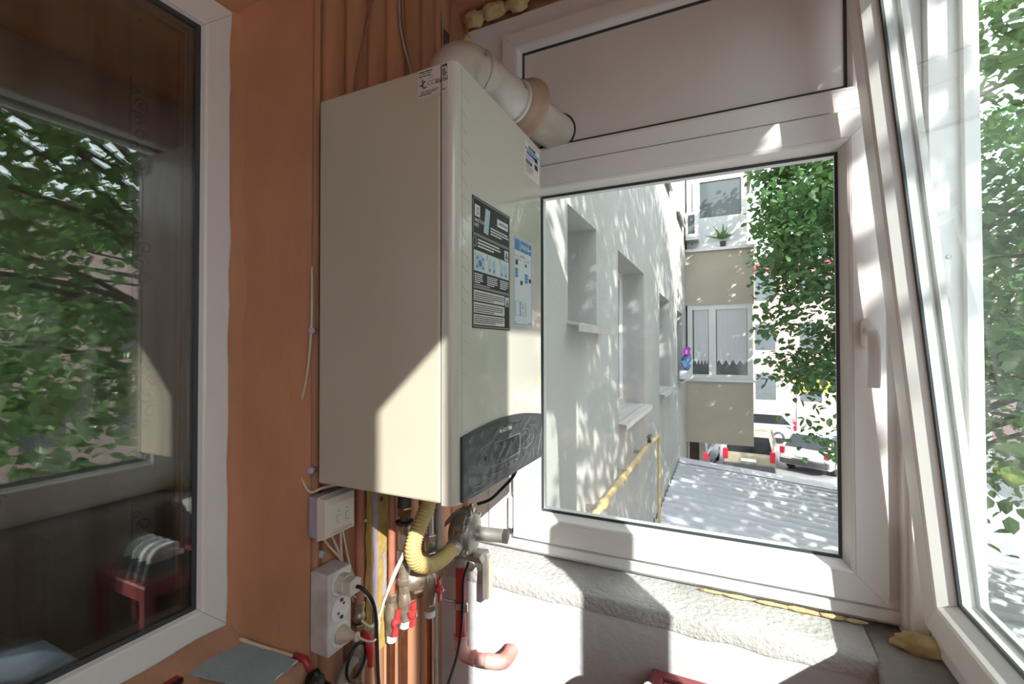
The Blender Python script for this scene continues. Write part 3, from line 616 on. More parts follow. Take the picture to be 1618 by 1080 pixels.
# ================================================================== FLUE
fl = thing('flue_pipe', 'white boiler flue with elbow, collar and beige rubber rosette through the top panel', 'flue pipe', (0.2, 0.2, bz1))
A = Vector((0.200, 0.195, 2.136)); Bp = Vector((0.3184, 0.64, 2.1155)); dr = (Bp-A).normalized(); Rb = 0.062
el_pts = [Vector((A.x, A.y, bz1-.002)), Vector((A.x, A.y, A.z-Rb))]
for k in range(1, 11):
    a = math.pi/2*k/10; el_pts.append(Vector((A.x, A.y, A.z-Rb))+dr*(Rb-Rb*math.cos(a))+Z_*(Rb*math.sin(a)))
el_end = el_pts[-1]; el_pts.append(el_end+dr*.012)
obj('elbow', Tb(el_pts, 0.0535, 28), 'flue_white', fl, True, 50)
t0 = el_end+dr*.010
obj('coupling', L(t0, dr, [(0, .0565), (.004, .0575), (.012, .0575), (.014, .0550), (.028, .0550), (.030, .0565), (.036, .0565), (.038, .052)], 32), 'flue_white', fl, True, 40)
obj('pipe', L(t0+dr*.034, dr, [(0, .0515), (.42, .0515)], 36), 'flue_white', fl, True, 40)
obj('collar', L(t0+dr*.135, dr, [(0, .0525), (.003, .0560), (.010, .0565), (.012, .0525)], 36), 'flue_white', fl, True, 40)
obj('rosette', L(t0+dr*.147, dr, [(0, .053), (.003, .058), (.014, .063), (.024, .070), (.032, .079), (.040, .081), (.043, .076), (.048, .060), (.052, .054)], 36), 'flue_rubber', fl, True, 50)
obj('dark_gap_ring', L(Vector((.304, .5835, 2.118)), Y_, [(0, .0515), (.0, .0565), (.003, .0575), (.004, .0515)], 36), 'gasket', fl)  # black ring put in for the shade of the gap round the pipe
obj('end_sleeve', L(t0+dr*.205, dr, [(0, .052), (.002, .0535), (.020, .0535), (.022, .052)], 36), 'flue_white', fl, True, 40)
sc_ = t0+dr*-.02+Vector((dr.y, -dr.x, 0))*.054+Z_*.012
obj('screw', L(sc_, Vector((dr.y, -dr.x, .2)), [(0, .004), (.002, .004), (.0025, 0)], 10), 'steel', fl)
q = t0+dr*.118; bm = new(); sd_ = Vector((dr.y, -dr.x, 0))
vs = []
for k in range(6):
    a = math.radians(8+k*9); n_ = sd_*math.cos(a)+Z_*math.sin(a); vs.append((bm.verts.new(q+n_*.0521), bm.verts.new(q+dr*.014+n_*.0521)))
for k in range(5): bm.faces.new((vs[k][0], vs[k][1], vs[k+1][1], vs[k+1][0]))
obj('type_label', bm, 'ink_grey', fl)

# ================================================================== WALL FITTINGS
th = thing('thermostat_receiver', 'cream thermostat receiver box with two keys below the boiler corner', 'thermostat', (0.03, 0.02, 1.13))
obj('back_case', B(0.004, 0.030, -0.010, 0.072, 1.135, 1.215, 0.005), 'lilac_plastic', th)
obj('rim', B(0.030, 0.033, -0.012, 0.074, 1.133, 1.217, 0.001, 1), 'cream_plastic', th)
bm = new(); a = [(0.033, -.011, 1.134), (0.033, .073, 1.134), (0.033, .073, 1.216), (0.033, -.011, 1.216)]; b = [(0.046, -.007, 1.138), (0.046, .069, 1.138), (0.046, .069, 1.212), (0.046, -.007, 1.212)]; c_ = [(0.0515, .006, 1.153), (0.0515, .062, 1.153), (0.0515, .062, 1.200), (0.0515, .006, 1.200)]
va, vb, vc = [[bm.verts.new(p) for p in s] for s in (a, b, c_)]
for k in range(4): bm.faces.new((va[k], va[(k+1) % 4], vb[(k+1) % 4], vb[k])); bm.faces.new((vb[k], vb[(k+1) % 4], vc[(k+1) % 4], vc[k]))
bm.faces.new(vc); bm.faces.new(va[::-1]); obj('cover', bm, 'cream_plastic', th)
TO_ = (0.0515, 0.006, 1.153)
card('key_outline', TO_, Y_, Z_, [(.012, .0125, .010, .024), (.012, .021, .0237, .0243), (.015, .019, .0085, .0093), (.014, .018, .031, .0322), (.034, .0345, .010, .024), (.034, .043, .0237, .0243), (.036, .042, .0085, .0093), (.036, .040, .031, .0322)], 'ink_black', th)
text('lettering', 'Logictherm', (0.0487, 0.010, 1.1435), Y_, Vector((0.35, 0, 1)), 0.0105, 'ink_grey', th, off=0.0012)
sb = thing('socket_block', 'white triple wall socket block below the thermostat receiver', 'socket', (0.02, 0.02, 0.905))
SX0, SX1, SY0, SY1, SZ0, SZ1 = 0.002, 0.050, -0.002, 0.058, 0.912, 1.068
obj('housing', B(SX0, SX1, SY0, SY1, SZ0, SZ1, 0.003), 'socket_dirty', sb)
holes = [1.042, 0.992, 0.942]
for z in holes:
    o_ = obj('socket_cup', L((SX1-.001, 0.030, z), X_, [(0.0018, .0205), (.0018, .0235), (.0, .0235), (0, .0)], 24), 'white_plastic', sb)
obj('socket_face', L((SX1+.0002, 0.030, holes[1]), X_, [(0, .0195), (.0004, .0195), (.0004, 0)], 22), 'grey_pipe', sb)
bm = new(); [lathe(bm, (SX1+.0005, 0.030+dy, holes[1]+dz), X_, [(0, .003), (.0006, .003), (.0006, 0)], 10) for dy, dz in ((-.007, -.007), (.007, .007))]; box(bm, SX1+.0004, SX1+.004, .027, .033, holes[1]+.014, holes[1]+.019); box(bm, SX1+.0004, SX1+.004, .027, .033, holes[1]-.019, holes[1]-.014); obj('contact', bm, 'dark_plastic', sb)['kind'] = 'stuff'
pg = thing('power_plug', 'white angled power plug with thick black cord in the top socket', 'plug', (SX1, 0.03, holes[0]))
bm = new(); prism(bm, [(SX1+.001, 0.030+.0195*math.cos(a), holes[0]+.0195*math.sin(a)) for a in [2*math.pi*k/8+math.pi/8 for k in range(8)]], (0.018, 0, 0)); prism(bm, [(SX1+.019, .030+y, holes[0]+z) for y, z in ((-.014, -.014), (.014, -.014), (.016, .010), (.004, .017), (-.014, .013))], (.018, 0, 0)); obj('plug_body', bm, 'cream_plastic', pg)
cpth = [(SX1+.036, .034, 1.040), (SX1+.048, .036, 1.038), (SX1+.064, .043, 1.020), (SX1+.068, .052, .985), (SX1+.066, .058, .93), (SX1+.064, .064, .86), (SX1+.060, .075, .78), (SX1+.05, .085, .60)]
obj('cord', Tb(cpth, 0.0036, 10, 6), 'black_rubber', pg, True)
pg2 = thing('power_plug', 'beige conical plug with thin flat cord in the bottom socket', 'plug', (SX1, 0.03, holes[2]))
bm = new(); lathe(bm, (SX1+.001, 0.030, holes[2]), Vector((1, .12, .05)), [(0, .0175), (.004, .0175), (.018, .0105), (.030, .006), (.034, .0055), (.0345, .0085), (.038, .0085), (.0385, .004)], 16); obj('plug_body', bm, 'cable_cream', pg2, True, 40)
obj('cord', Tb([(SX1+.038, .035, .944), (SX1+.055, .042, .936), (SX1+.066, .055, .935), (SX1+.050, .083, .952), (SX1+.02, .092, .975), (.045, .085, 1.01), (.03, .078, 1.04), (.02, .070, 1.10), (.015, .066, 1.14)], 0.0021, 8, 6), 'cable_cream', pg2, True)
for i, (p, lb) in enumerate([([(.018, .010, 1.137), (.016, .028, 1.110), (.014, .050, 1.085), (.014, .066, 1.062), (.016, .071, 1.03), (.020, .078, 1.00), (.03, .095, .975), (.03, .115, .970)], 'cream cable from the thermostat receiver, leftmost of three'), ([(.018, .030, 1.137), (.016, .045, 1.11), (.014, .060, 1.08), (.013, .068, 1.05), (.016, .075, 1.00)], 'cream cable from the thermostat receiver, middle of three'), ([(.018, .060, 1.137), (.016, .063, 1.10), (.014, .070, 1.05), (.016, .080, 1.00), (.02, .098, .96), (.022, .11, .90)], 'cream cable from the thermostat receiver, rightmost of three')]):
    tag(obj('cable', Tb(p, 0.0026, 8, 6), 'cable_cream', None, True), lb, 'cable', 'cables below the thermostat receiver')
tag(obj('cable', Tb([(.003, -.002, 1.66), (.004, -.003, 1.55), (-.004, -.006, 1.45), (-.030, -.006, 1.36), (-.036, -.006, 1.31), (-.018, -.006, 1.25), (.003, -.004, 1.222), (.022, .015, 1.2285), (.05, .06, 1.2300)], 0.0026, 8, 8), 'cable_cream', None, True), 'cream cable bowing out beside the boiler edge over the reveal', 'cable')
for i, (p, lb) in enumerate([((.001, .0, 1.536), 'white cable clip beside the boiler, upper'), ((.001, -.0005, 1.262), 'white cable clip beside the boiler, lower'), ((-.002, .028, 1.088), 'white cable clip above the socket block')]):
    ck = thing('cable_clip', lb, 'clip', p, 'white cable clips')
    bm = new(); lathe(bm, p, X_, [(0, .0085), (.003, .0078), (.007, .0055), (.0085, 0.002)], 14); obj('clip_body', bm, 'lilac_plastic', ck, True, 40); obj('nail', L(Vector(p)+X_*.008, X_, [(0, .0025), (.002, .0025), (.0025, .001)], 8), 'steel', ck)
tag(obj('cable', Tb([(.008, .224, 2.545), (.006, .215, 2.50), (.005, .185, 2.38), (.005, .150, 2.25), (.005, .12, 2.13), (.005, .10, 2.00), (.005, .095, 1.95)], 0.0028, 8, 6), 'cable_brown', None, True), 'brown painted cable slanting down the boards left of the flue', 'cable')
tag(obj('cable', Tb([(.008, .247, 2.545), (.006, .250, 2.49), (.004, .262, 2.43), (.005, .258, 2.37), (.006, .262, 2.30), (.006, .290, 2.24), (.010, .32, 2.17), (.02, .34, 2.05), (.03, .35, 1.98)], 0.0033, 8, 6), 'grey_pipe', None, True), 'grey cable hanging from the junction box to the boiler top', 'cable')
tag(obj('cable', Tb([(.008, .254, 2.545), (.006, .258, 2.47), (.005, .268, 2.40), (.005, .272, 2.33), (.006, .292, 2.26), (.008, .315, 2.20)], 0.0026, 8, 6), 'cable_brown', None, True), 'thin brown cable twisted beside the grey cable', 'cable')
jb = thing('junction_box', 'small grey junction box on the boards under the ceiling', 'box', (.01, .28, 2.5))
obj('box_body', B(.001, .030, .255, .315, 2.512, 2.545, .004), 'white_plastic', jb); obj('lid_edge', B(.030, .033, .253, .317, 2.510, 2.545, .001, 1), 'grey_pipe', jb)
ch = thing('wall_channel', 'dark hole in the boards with a pale broken edge behind the flue elbow', 'wall hole', (0, .45, 2.2))
obj('recess', B(.0005, .0045, .452, .492, 2.20, 2.43), 'dark_wood', ch); bm = new(); patch(bm, .448, .455, 2.16, 2.47, 21, .005); obj('broken_edge', bm, 'grey_pipe', ch); bm = new(); patch(bm, .489, .496, 2.16, 2.43, 22, .005); obj('broken_edge', bm, 'grey_pipe', ch)
# taped cable on the sill
tp = thing('taped_cable', 'cable along the sill ending in a lump of black tape', 'cable', (-.1, 0, .9))
obj('cable_run', Tb([(-.112, -.066, .945), (-.085, -.052, .932), (-.055, -.036, .920), (-.028, -.022, .910), (-.004, -.010, .902)], .004, 8, 6), 'cable_cream', tp, True)
obj('heat_sleeve', Tb([(-.022, -.019, .909), (-.002, -.009, .901), (.014, -.010, .884)], [.006, .0065, .006], 8), 'red_paint', tp, True)
bm = new(); blob(bm, (.026, -.012, .866), .021, 8, .45, 3, (.8, .8, 1.1), 4); blob(bm, (.034, .006, .845), .013, 9, .4, 3, (1, 1, 1.1), 4); obj('black_tape', bm, 'black_rubber', tp, True)
bd = thing('sheet_offcut', 'grey-blue sheet offcut with rough edges lying on the window sill', 'board', (-.06, -.08, .906))
bm = new(); rnd = random.Random(4); out = []
cs = [(-.101, -.062), (-.006, -.022), (-.001, -.100), (-.116, -.166)]
for i in range(4):
    a, b = Vector(cs[i]), Vector(cs[(i+1) % 4])
    for k in range(14):
        p = a.lerp(b, k/14); j = rnd.uniform(-.0022, .0022) if k else 0; out.append((p.x+j, p.y+j, .9015-.33*(p.x+j)))
prism(bm, out, (0, 0, .0035)); obj('sheet', bm, 'board_blue', bd)
obj('paper_edge', Tb([(-.006, -.022, .906), (-.001, -.10, .904)], .0011, 6), 'ink_white', bd)
pk = thing('red_packet', 'red and black packet corner on the window sill', 'packet', (-.11, -.2, .938)); obj('packet_body', B(-.122, -.100, -.25, -.175, .938, .946, .001, 1), 'red_paint', pk); obj('packet_edge', B(-.100, -.096, -.25, -.175, .938, .9465), 'ink_black', pk)

# ================================================================== PIPEWORK
def nut(bm, c, r, h, n=6): lathe(bm, c, Z_, [(0, r*.94), (h*.12, r), (h*.88, r), (h, r*.94)], n)
def pipe(name, label, x, y, z0, z1, r, m, group=None, cat='pipe'):
    return tag(obj(name, L((x, y, z0), Z_, [(0, r), (z1-z0, r)], 16), m, None, True, 40), label, cat, group)
G1 = 'vertical pipes under the boiler'
pipe('copper_pipe', 'brown copper pipe beside the socket block, leftmost under the boiler', .030, .100, .945, 1.237, .0085, 'copper_painted', G1)
pipe('copper_pipe', 'pinkish painted copper pipe left of the black-nutted boiler pipe', .055, .175, .950, 1.237, .0078, 'copper_painted', G1)
pipe('copper_pipe', 'dull copper pipe below the left red-handled valve', .055, .175, .0, .846, .0075, 'copper', G1)
pipe('copper_pipe', 'dark copper pipe below the middle red-handled valve', .075, .195, .0, .871, .0075, 'copper', G1)
pipe('copper_pipe', 'bright copper pipe below the right red-handled valve', .100, .257, .0, .869, .0085, 'copper', G1)
pipe('copper_pipe', 'short copper pipe behind the yellow hose', .070, .268, 1.03, 1.237, .0085, 'copper', G1)
pipe('drain_pipe', 'thin grey drain pipe right of the bright copper pipe', .060, .335, .0, 1.237, .0085, 'grey_pipe', G1)
dpp = thing('drain_connector', 'dark funnel connector hanging from the boiler behind the yellow hose', 'connector', (.105, .285, 1.0))
obj('funnel', L((.105, .285, 1.115), Z_, [(0, .010), (.03, .011), (.04, .0155), (.055, .0165), (.06, .0145)], 16), 'grey_pipe', dpp, True, 40); obj('spout', L((.105, .285, 1.165), Z_, [(0, .006), (.016, .012), (.072, .014)], 16), 'dark_plastic', dpp, True, 40); obj('tail', L((.105, .285, 1.0), Z_, [(0, .0085), (.116, .0085)], 14), 'grey_pipe', dpp, True, 40)
# left valve
def butterfly(parent, c, axis, wing, length=.052, wdt=.013):
    c = Vector(c); ax = Vector(axis).normalized(); wv = Vector(wing).normalized(); sv = ax.cross(wv); bm = new()
    for s in (-1, 1):
        prism(bm, [c+wv*s*.004-sv*wdt*.35, c+wv*s*length*.5-sv*wdt*.5, c+wv*s*length*.5+sv*wdt*.5, c+wv*s*.004+sv*wdt*.35], ax*.006)
    lathe(bm, c-ax*.004, ax, [(0, .009), (.006, .011), (.012, .0095), (.014, .006), (.0145, 0)], 14)
    h = obj('red_handle', bm, 'red_lever', parent, True, 30); h['label'] = 'red butterfly handle'
    obj('handle_screw', L(c+ax*.010, ax, [(0, .0038), (.0035, .0038), (.004, 0)], 8), 'steel', h)
def valve(label, x, y, z0, z1, hs, hdir, wing, r=.0125, white=True):
    v = thing('ball_valve', label, 'valve', (x, y, z0), 'ball valves under the boiler'); H = z1-z0
    bm = new(); nut(bm, (x, y, z1-.020), r*1.02, .018); obj('upper_nut', bm, 'brass', v)
    obj('valve_body', L((x, y, z0+.012), Z_, [(0, r*.78), (H*.12, r*.8), (H*.18, r*1.05), (H*.3, r*1.08), (H*.40, r*1.2), (H*.52, r*1.2), (H*.62, r*1.05), (H*.72, r*.8), (H-.03, r*.8)], 18), 'brass', v, True, 40)
    bm = new(); nut(bm, (x, y, z0+.016), r*1.05, .016); obj('lower_nut', bm, 'brass', v)
    if white: obj('pipe_ring', L((x, y, z0), Z_, [(0, r*.78), (.002, r*.92), (.015, r*.92), (.017, r*.78)], 16), 'white_plastic', v, True, 40)
    d = Vector(hdir).normalized(); c = Vector((x, y, hs)); obj('stem', L(c, d, [(0, .006), (.022, .006)], 10), 'steel', v); butterfly(v, c+d*.022, d, wing)
    return v
valve('brass ball valve with red handle turned sideways, left of three', .055, .175, .845, .955, .897, (1, -.5, 0), (0, .25, 1))
valve('brass ball valve with red handle, middle of three below the strainer', .075, .195, .870, .968, .907, (1, -.1, 0), (0, .05, 1))
valve('brass ball valve with red handle, right of three below the yellow hose', .100, .257, .868, 1.004, .935, (1, .15, 0), (0, -.1, 1), .0140)
bc = thing('boiler_connector', 'boiler pipe with black nut, brass nut and steel fittings above the strainer', 'pipe fitting', (.075, .195, 1.0))
bcx, bcy = .075, .195
obj('tail_pipe', L((bcx, bcy, 1.17), Z_, [(0, .0095), (.066, .0095)], 16), 'dark_plastic', bc, True, 40)
obj('black_nut', L((bcx, bcy, 1.142), Z_, [(0, .0165), (.02, .0155), (.026, .0125), (.034, .0115)], 16), 'dark_plastic', bc, True, 40)
bm = new(); nut(bm, (bcx, bcy, 1.122), .0165, .019); obj('brass_nut', bm, 'brass_yellow', bc)
obj('collar', L((bcx, bcy, 1.104), Z_, [(0, .0195), (.003, .0200), (.006, .0200), (.008, .012), (.018, .010)], 18), 'dark_plastic', bc, True, 40)
obj('sleeve', L((bcx, bcy, 1.048), Z_, [(0, .013), (.002, .0145), (.056, .0145)], 18), 'steel', bc, True, 40)
bm = new(); nut(bm, (bcx, bcy, 1.022), .0180, .024); obj('union_nut', bm, 'steel', bc)
obj('lower_pipe', L((bcx, bcy, .966), Z_, [(0, .0130), (.004, .0155), (.014, .0155), (.016, .0130), (.030, .0130), (.032, .0150), (.046, .0150), (.048, .0125), (.058, .0125)], 18), 'brass', bc, True, 40)
st = thing('strainer', 'round brass strainer bulb between the boiler pipe and the right valve', 'strainer', (.085, .23, .94))
dv = Vector((.025, .062, -.012)); obj('bulb', L((bcx, bcy, .974), dv, [(0, .012), (.008, .020), (.016, .0235), (.030, .0250), (.044, .0235), (.052, .018), (.060, .013), (.069, .012)], 20), 'brass', st, True, 50)
bm = new(); lathe(bm, Vector((bcx, bcy, .974))+dv*.5+Vector((.0, 0, -.016)), Vector((.3, 0, -1)), [(0, .014), (.012, .014), (.014, .010), (.016, 0)], 8); obj('cap', bm, 'brass', st)
obj('rib', L(Vector((bcx, bcy, .974))+dv*.62, dv, [(0, .0245), (.002, .0262), (.005, .0262), (.007, .0240)], 20), 'brass', st, True, 50)
# strainer tee column above the right valve
tcx = thing('union_fitting', 'steel and brass union above the right valve, half behind the yellow hose', 'pipe fitting', (.1, .257, 1.0))
bm = new(); nut(bm, (.100, .257, 1.006), .0165, .016); obj('nut', bm, 'brass', tcx); bm = new(); nut(bm, (.100, .257, 1.046), .0160, .016); obj('nut', bm, 'brass', tcx); obj('neck', L((.100, .257, 1.002), Z_, [(0, .0115), (.02, .0115), (.024, .0140), (.045, .0140), (.065, .010), (.18, .009), (.235, .009)], 16), 'steel', tcx, True, 40)
# safety valve low by the sockets
lv = thing('angle_valve', 'dirty brass valve with black ring and red lever below the sockets', 'valve', (.030, .100, .80))
obj('collar', L((.030, .100, .925), Z_, [(0, .0115), (.006, .0135), (.014, .0135), (.017, .011), (.026, .011), (.029, .0128), (.036, .0128), (.038, .009)], 16), 'brass', lv, True, 40)
bm = new(); nut(bm, (.030, .100, .900), .0155, .022); obj('nut', bm, 'brass', lv); obj('valve_body', L((.030, .100, .80), Z_, [(0, .010), (.03, .012), (.04, .018), (.075, .018), (.09, .013), (.102, .012)], 16), 'brass', lv, True, 40)
ring_pts = [(.060+.004*math.sin(a), .062+.026*math.cos(a), .872+.036*math.sin(a)) for a in [2*math.pi*k/22 for k in range(23)]]
obj('black_ring', Tb(ring_pts, .0035, 8), 'black_rubber', lv, True); obj('lever', Tb([(.042, .098, .905), (.062, .090, .902), (.072, .088, .886), (.073, .088, .850)], [.006, .0095, .0085, .006], 10, 4), 'red_lever', lv, True)
obj('lower_pipe', L((.030, .100, 0), Z_, [(0, .009), (.80, .009)], 14), 'dark_plastic', lv, True, 40)
tr = thing('drain_trap', 'pale plastic trap elbow low beside the black ring', 'pipe fitting', (.03, .1, .83)); obj('elbow', Tb([(.028, .055, .80), (.030, .055, .835), (.034, .066, .852), (.034, .085, .856)], [.012, .012, .011, .010], 12, 4), 'grey_pipe', tr, True)
# thin white cables tied to the pipes
tag(obj('cable', Tb([(.096, .190, 1.075), (.092, .165, 1.04), (.085, .140, 1.00), (.075, .128, .965), (.066, .120, .93), (.055, .108, .915), (.045, .090, .935)], .0026, 8, 6), 'cable_white', None, True), 'white cable looping from the boiler pipe to the left, front one', 'cable', 'white cables among the pipes')
tag(obj('cable', Tb([(.094, .194, 1.079), (.088, .172, 1.045), (.080, .150, 1.01), (.068, .140, .965), (.056, .135, .925), (.048, .122, .905), (.042, .105, .915)], .0026, 8, 6), 'cable_white', None, True), 'white cable looping from the boiler pipe to the left, rear one', 'cable', 'white cables among the pipes')
# gas: hose, regulator, red pipe
gh = thing('gas_hose', 'yellow corrugated gas hose curving from the boiler to the regulator', 'hose', (.13, .22, 1.0))
hp = smooth_path([(.130, .218, 1.236), (.130, .214, 1.19), (.130, .207, 1.149), (.130, .181, 1.120), (.130, .160, 1.093), (.130, .153, 1.066), (.130, .170, 1.036), (.130, .215, 1.012), (.130, .262, 1.006), (.130, .310, 1.012)], 20)
rs = [.0180 if (i % 4) < 2 else .0160 for i in range(len(hp))]
obj('corrugated_tube', Tb(hp, rs, 18), 'hose_yellow', gh, True)
dh = (hp[-1]-hp[-3]).normalized(); obj('end_fitting', L(hp[-1]-dh*.004, dh, [(0, .0180), (.004, .0205), (.018, .0205), (.020, .016), (.028, .016)], 18), 'aluminium_light', gh, True, 40)
rg = thing('gas_regulator', 'round grey aluminium gas pressure regulator below the control panel', 'regulator', (.14, .37, .97))
rc = Vector((.138, .372, 1.030)); ra = Vector((.985, .17, 0)).normalized(); KR = 1.27; sidev = ra.cross(Z_)
def rpart(name, bm, m, ang=40):
    for v in bm.verts: v.co = rc+(v.co-rc)*KR
    return obj(name, bm, m, rg, True, ang)
rpart('rear_shell', L(rc-ra*.036, ra, [(0, .020), (.006, .034), (.014, .040), (.026, .042), (.028, .0455), (.032, .0455)], 30), 'aluminium')
rpart('front_shell', L(rc-ra*.004, ra, [(0, .0455), (.006, .0455), (.008, .042), (.014, .041), (.019, .036), (.022, .020), (.024, .016)], 30), 'aluminium')
for k in range(6):
    a = 2*math.pi*k/6+.5; d = sidev*math.cos(a)+Z_*math.sin(a)
    rpart('flange_lug', L(rc-ra*.012+d*.0455, ra, [(0, .0075), (.018, .0075), (.020, .005)], 10), 'aluminium'); rpart('flange_bolt', L(rc+ra*.008+d*.0455, ra, [(0, .0042), (.004, .0042), (.0045, 0)], 6), 'steel', 20)
rpart('adjuster_neck', L(rc+ra*.016, ra, [(0, .0165), (.01, .0135), (.058, .0135)], 20), 'aluminium_light')
rpart('adjuster_cap', L(rc+ra*.074, ra, [(0, .0150), (.008, .0150), (.009, .012), (.0092, .0)], 6), 'dark_plastic', 20)
bm = new(); tube(bm, [rc-ra*.018-Z_*.02, rc-ra*.018-Z_*.050], .015, 16); rpart('outlet_boss', bm, 'aluminium', 30)
bm = new(); tube(bm, [rc+Vector((-.006, -.034, -.012)), rc+Vector((-.010, .0, -.006))], .0175, 16); rpart('inlet_boss', bm, 'aluminium', 30)
bm = new(); prism(bm, [rc+ra*.0-Z_*.042+sidev*.010, rc+ra*.026-Z_*.044+sidev*.010, rc+ra*.032-Z_*.055+sidev*.010, rc-ra*.004-Z_*.052+sidev*.010], -sidev*.020); rpart('foot', bm, 'aluminium', 30)
bm = new(); prism(bm, [rc-ra*.045+Z_*.022+sidev*.014, rc-ra*.030+Z_*.040+sidev*.014, rc-ra*.010+Z_*.049+sidev*.014, rc+ra*.01+Z_*.049+sidev*.014, rc+ra*.01+Z_*.040+sidev*.014, rc-ra*.016+Z_*.036+sidev*.014, rc-ra*.047+Z_*.010+sidev*.014], -sidev*.028); rpart('top_bracket', bm, 'aluminium', 30)
rpart('test_nipple', L(rc+ra*.006+Z_*.048, Z_, [(0, .0045), (.009, .0045), (.010, .003)], 8), 'brass_yellow', 20); rpart('test_nipple', L(rc-ra*.014+sidev*.040+Z_*.010, Z_, [(0, .0048), (.014, .0048), (.016, .003)], 8), 'brass_yellow', 20)
obj('vent_tag', B(.176, .180, .408, .424, .855, .955, .001, 1), 'cable_cream', rg); obj('tag_bracket', B(.160, .176, .404, .420, .850, .968, .002, 1), 'aluminium_light', rg)
gpx = Vector((.110, .380, 0))
rp = thing('gas_pipe', 'red gas pipe running down from the regulator with an elbow into the white wall', 'pipe', (gpx.x, gpx.y, .70))
obj('union', L((gpx.x, gpx.y, .938), Z_, [(0, .0165), (.022, .0165), (.024, .018), (.032, .018)], 18), 'grey_pipe', rp, True, 40)
obj('riser', L((gpx.x, gpx.y, .745), Z_, [(0, .0135), (.195, .0135)], 18), 'red_paint', rp, True, 40)
E0 = Vector((gpx.x, gpx.y, .735)); rr = Vector((.985, .17, 0)).normalized()
obj('elbow', Tb([E0+Z_*.020, E0+Z_*.012, E0+Z_*-.006, E0+rr*.008+Z_*-.022, E0+rr*.024+Z_*-.030, E0+rr*.036+Z_*-.030], [.0175, .0165, .0165, .0170, .0165, .0175], 18, 4), 'red_faded', rp, True)
obj('joint_ring', L(E0+Z_*.016, Z_, [(0, .0185), (.007, .0185), (.008, .0150)], 18), 'red_faded', rp, True, 40)
obj('joint_ring', L(E0+rr*.034+Z_*-.030, rr, [(0, .0185), (.006, .0185), (.007, .0150)], 18), 'red_faded', rp, True, 40)
e1 = E0+rr*.036+Z_*-.030
obj('outlet', Tb([e1, e1+rr*.030, e1+rr*.034, e1+rr*.055, e1+rr*.074+Y_*.008, e1+rr*.082+Y_*.026+Z_*.006, e1+rr*.082+Y_*.044+Z_*.012], [.0145, .0145, .0170, .0175, .0180, .0175, .0170], 18, 4), 'red_faded', rp, True)
cl = thing('pipe_clamp', 'steel pipe clamp holding the red gas pipe to the wall', 'clamp', (gpx.x, gpx.y, .83))
obj('band', L((gpx.x, gpx.y, .830), Z_, [(0, .0145), (0, .0170), (.016, .0170), (.016, .0145)], 20, False), 'steel', cl, True, 40); bm = new(); tube(bm, [(gpx.x-.014, gpx.y, .840), (gpx.x-.05, gpx.y-.012, .844), (.0, gpx.y-.03, .846)], .004, 8); obj('rod', bm, 'steel', cl); obj('clamp_screw', B(gpx.x+.010, gpx.x+.026, gpx.y-.014, gpx.y-.004, .826, .850, .002, 1), 'steel', cl)
tag(obj('cable', Tb([(.310, .300, 1.2365), (.285, .325, 1.200), (.245, .345, 1.160), (.205, .365, 1.125), (.165, .372, 1.106)], .0040, 10, 6), 'black_rubber', None, True), 'black cable from the control panel underside to the regulator top', 'cable')
tag(obj('cable', Tb([(.150, .352, .965), (.136, .350, .92), (.133, .352, .86), (.130, .348, .79), (.130, .325, .735), (.128, .29, .69), (.12, .25, .60)], .0036, 10, 6), 'black_rubber', None, True), 'black cable hanging from the regulator in front of the red gas pipe', 'cable')

# ================================================================== THINGS BELOW THE END WINDOW (stool corner in view, the rest seen mirrored in the glass)
so_ = thing('slotted_stool', 'dark red slotted stool below the end window, shoes on it in the mirror image', 'stool', (.72, .30, 0))
x0, x1, y0, y1, zt = .580, .870, .150, .447, .770
bm = new(); ring(bm, (x0, y0, zt-.045), X_, Y_, Z_, x1-x0, y1-y0, [(0, 0), (0, .040), (.004, .0455), (.024, .0455), (.027, .042), (.027, 0)]); obj('seat_frame', bm, 'red_wood', so_)
for k in range(18): obj('slat', B(x0+.027, x1-.027, y0+.030+k*.0134, y0+.0385+k*.0134, zt-.012, zt-.003, .0015, 1), 'red_wood', so_)
obj('cross_bar', B((x0+x1)/2-.012, (x0+x1)/2+.012, y0+.02, y1-.02, zt-.03, zt-.012), 'red_wood', so_)
for (x, y) in ((x0+.002, y0+.002), (x1-.030, y0+.002), (x0+.002, y1-.030), (x1-.030, y1-.030)): obj('leg', B(x, x+.028, y, y+.028, 0, zt-.02, .003), 'red_wood', so_)
obj('stretcher', B(x0+.02, x1-.02, y0+.010, y0+.022, .30, .33), 'red_wood', so_); obj('stretcher', B(x0+.02, x1-.02, y1-.022, y1-.010, .30, .33), 'red_wood', so_)
def shoe(x, y, z, label):
    s = thing('slip_on_shoe', label, 'shoe', (x, y+.05, z), 'shoes on the slotted stool')
    for nm, m, st_ in (('sole', 'shoe_sole', [(0, 1.0, 0), (.004, 1.04, 0), (.022, 1.0, .001)]), ('upper', 'shoe_grey', [(.0215, .97, .001), (.045, .93, .004), (.062, .88, .007)]), ('top_band', 'shoe_white', [(.0615, .92, .007), (.080, .86, .010), (.096, .72, .014), (.104, .45, .018)])):
        bm = new(); rings = []
        for (h, k_, sh_) in st_:
            rings.append([bm.verts.new((x+.0195*k_*math.cos(a), y+.052+sh_+.052*k_*math.sin(a), z+h)) for a in [2*math.pi*q/16 for q in range(16)]])
        for i in range(len(rings)-1):
            for q in range(16): bm.faces.new((rings[i][q], rings[i][(q+1) % 16], rings[i+1][(q+1) % 16], rings[i+1][q]))
        bm.faces.new(rings[0][::-1]); bm.faces.new(rings[-1]); obj(nm, bm, m, s, True, 50)
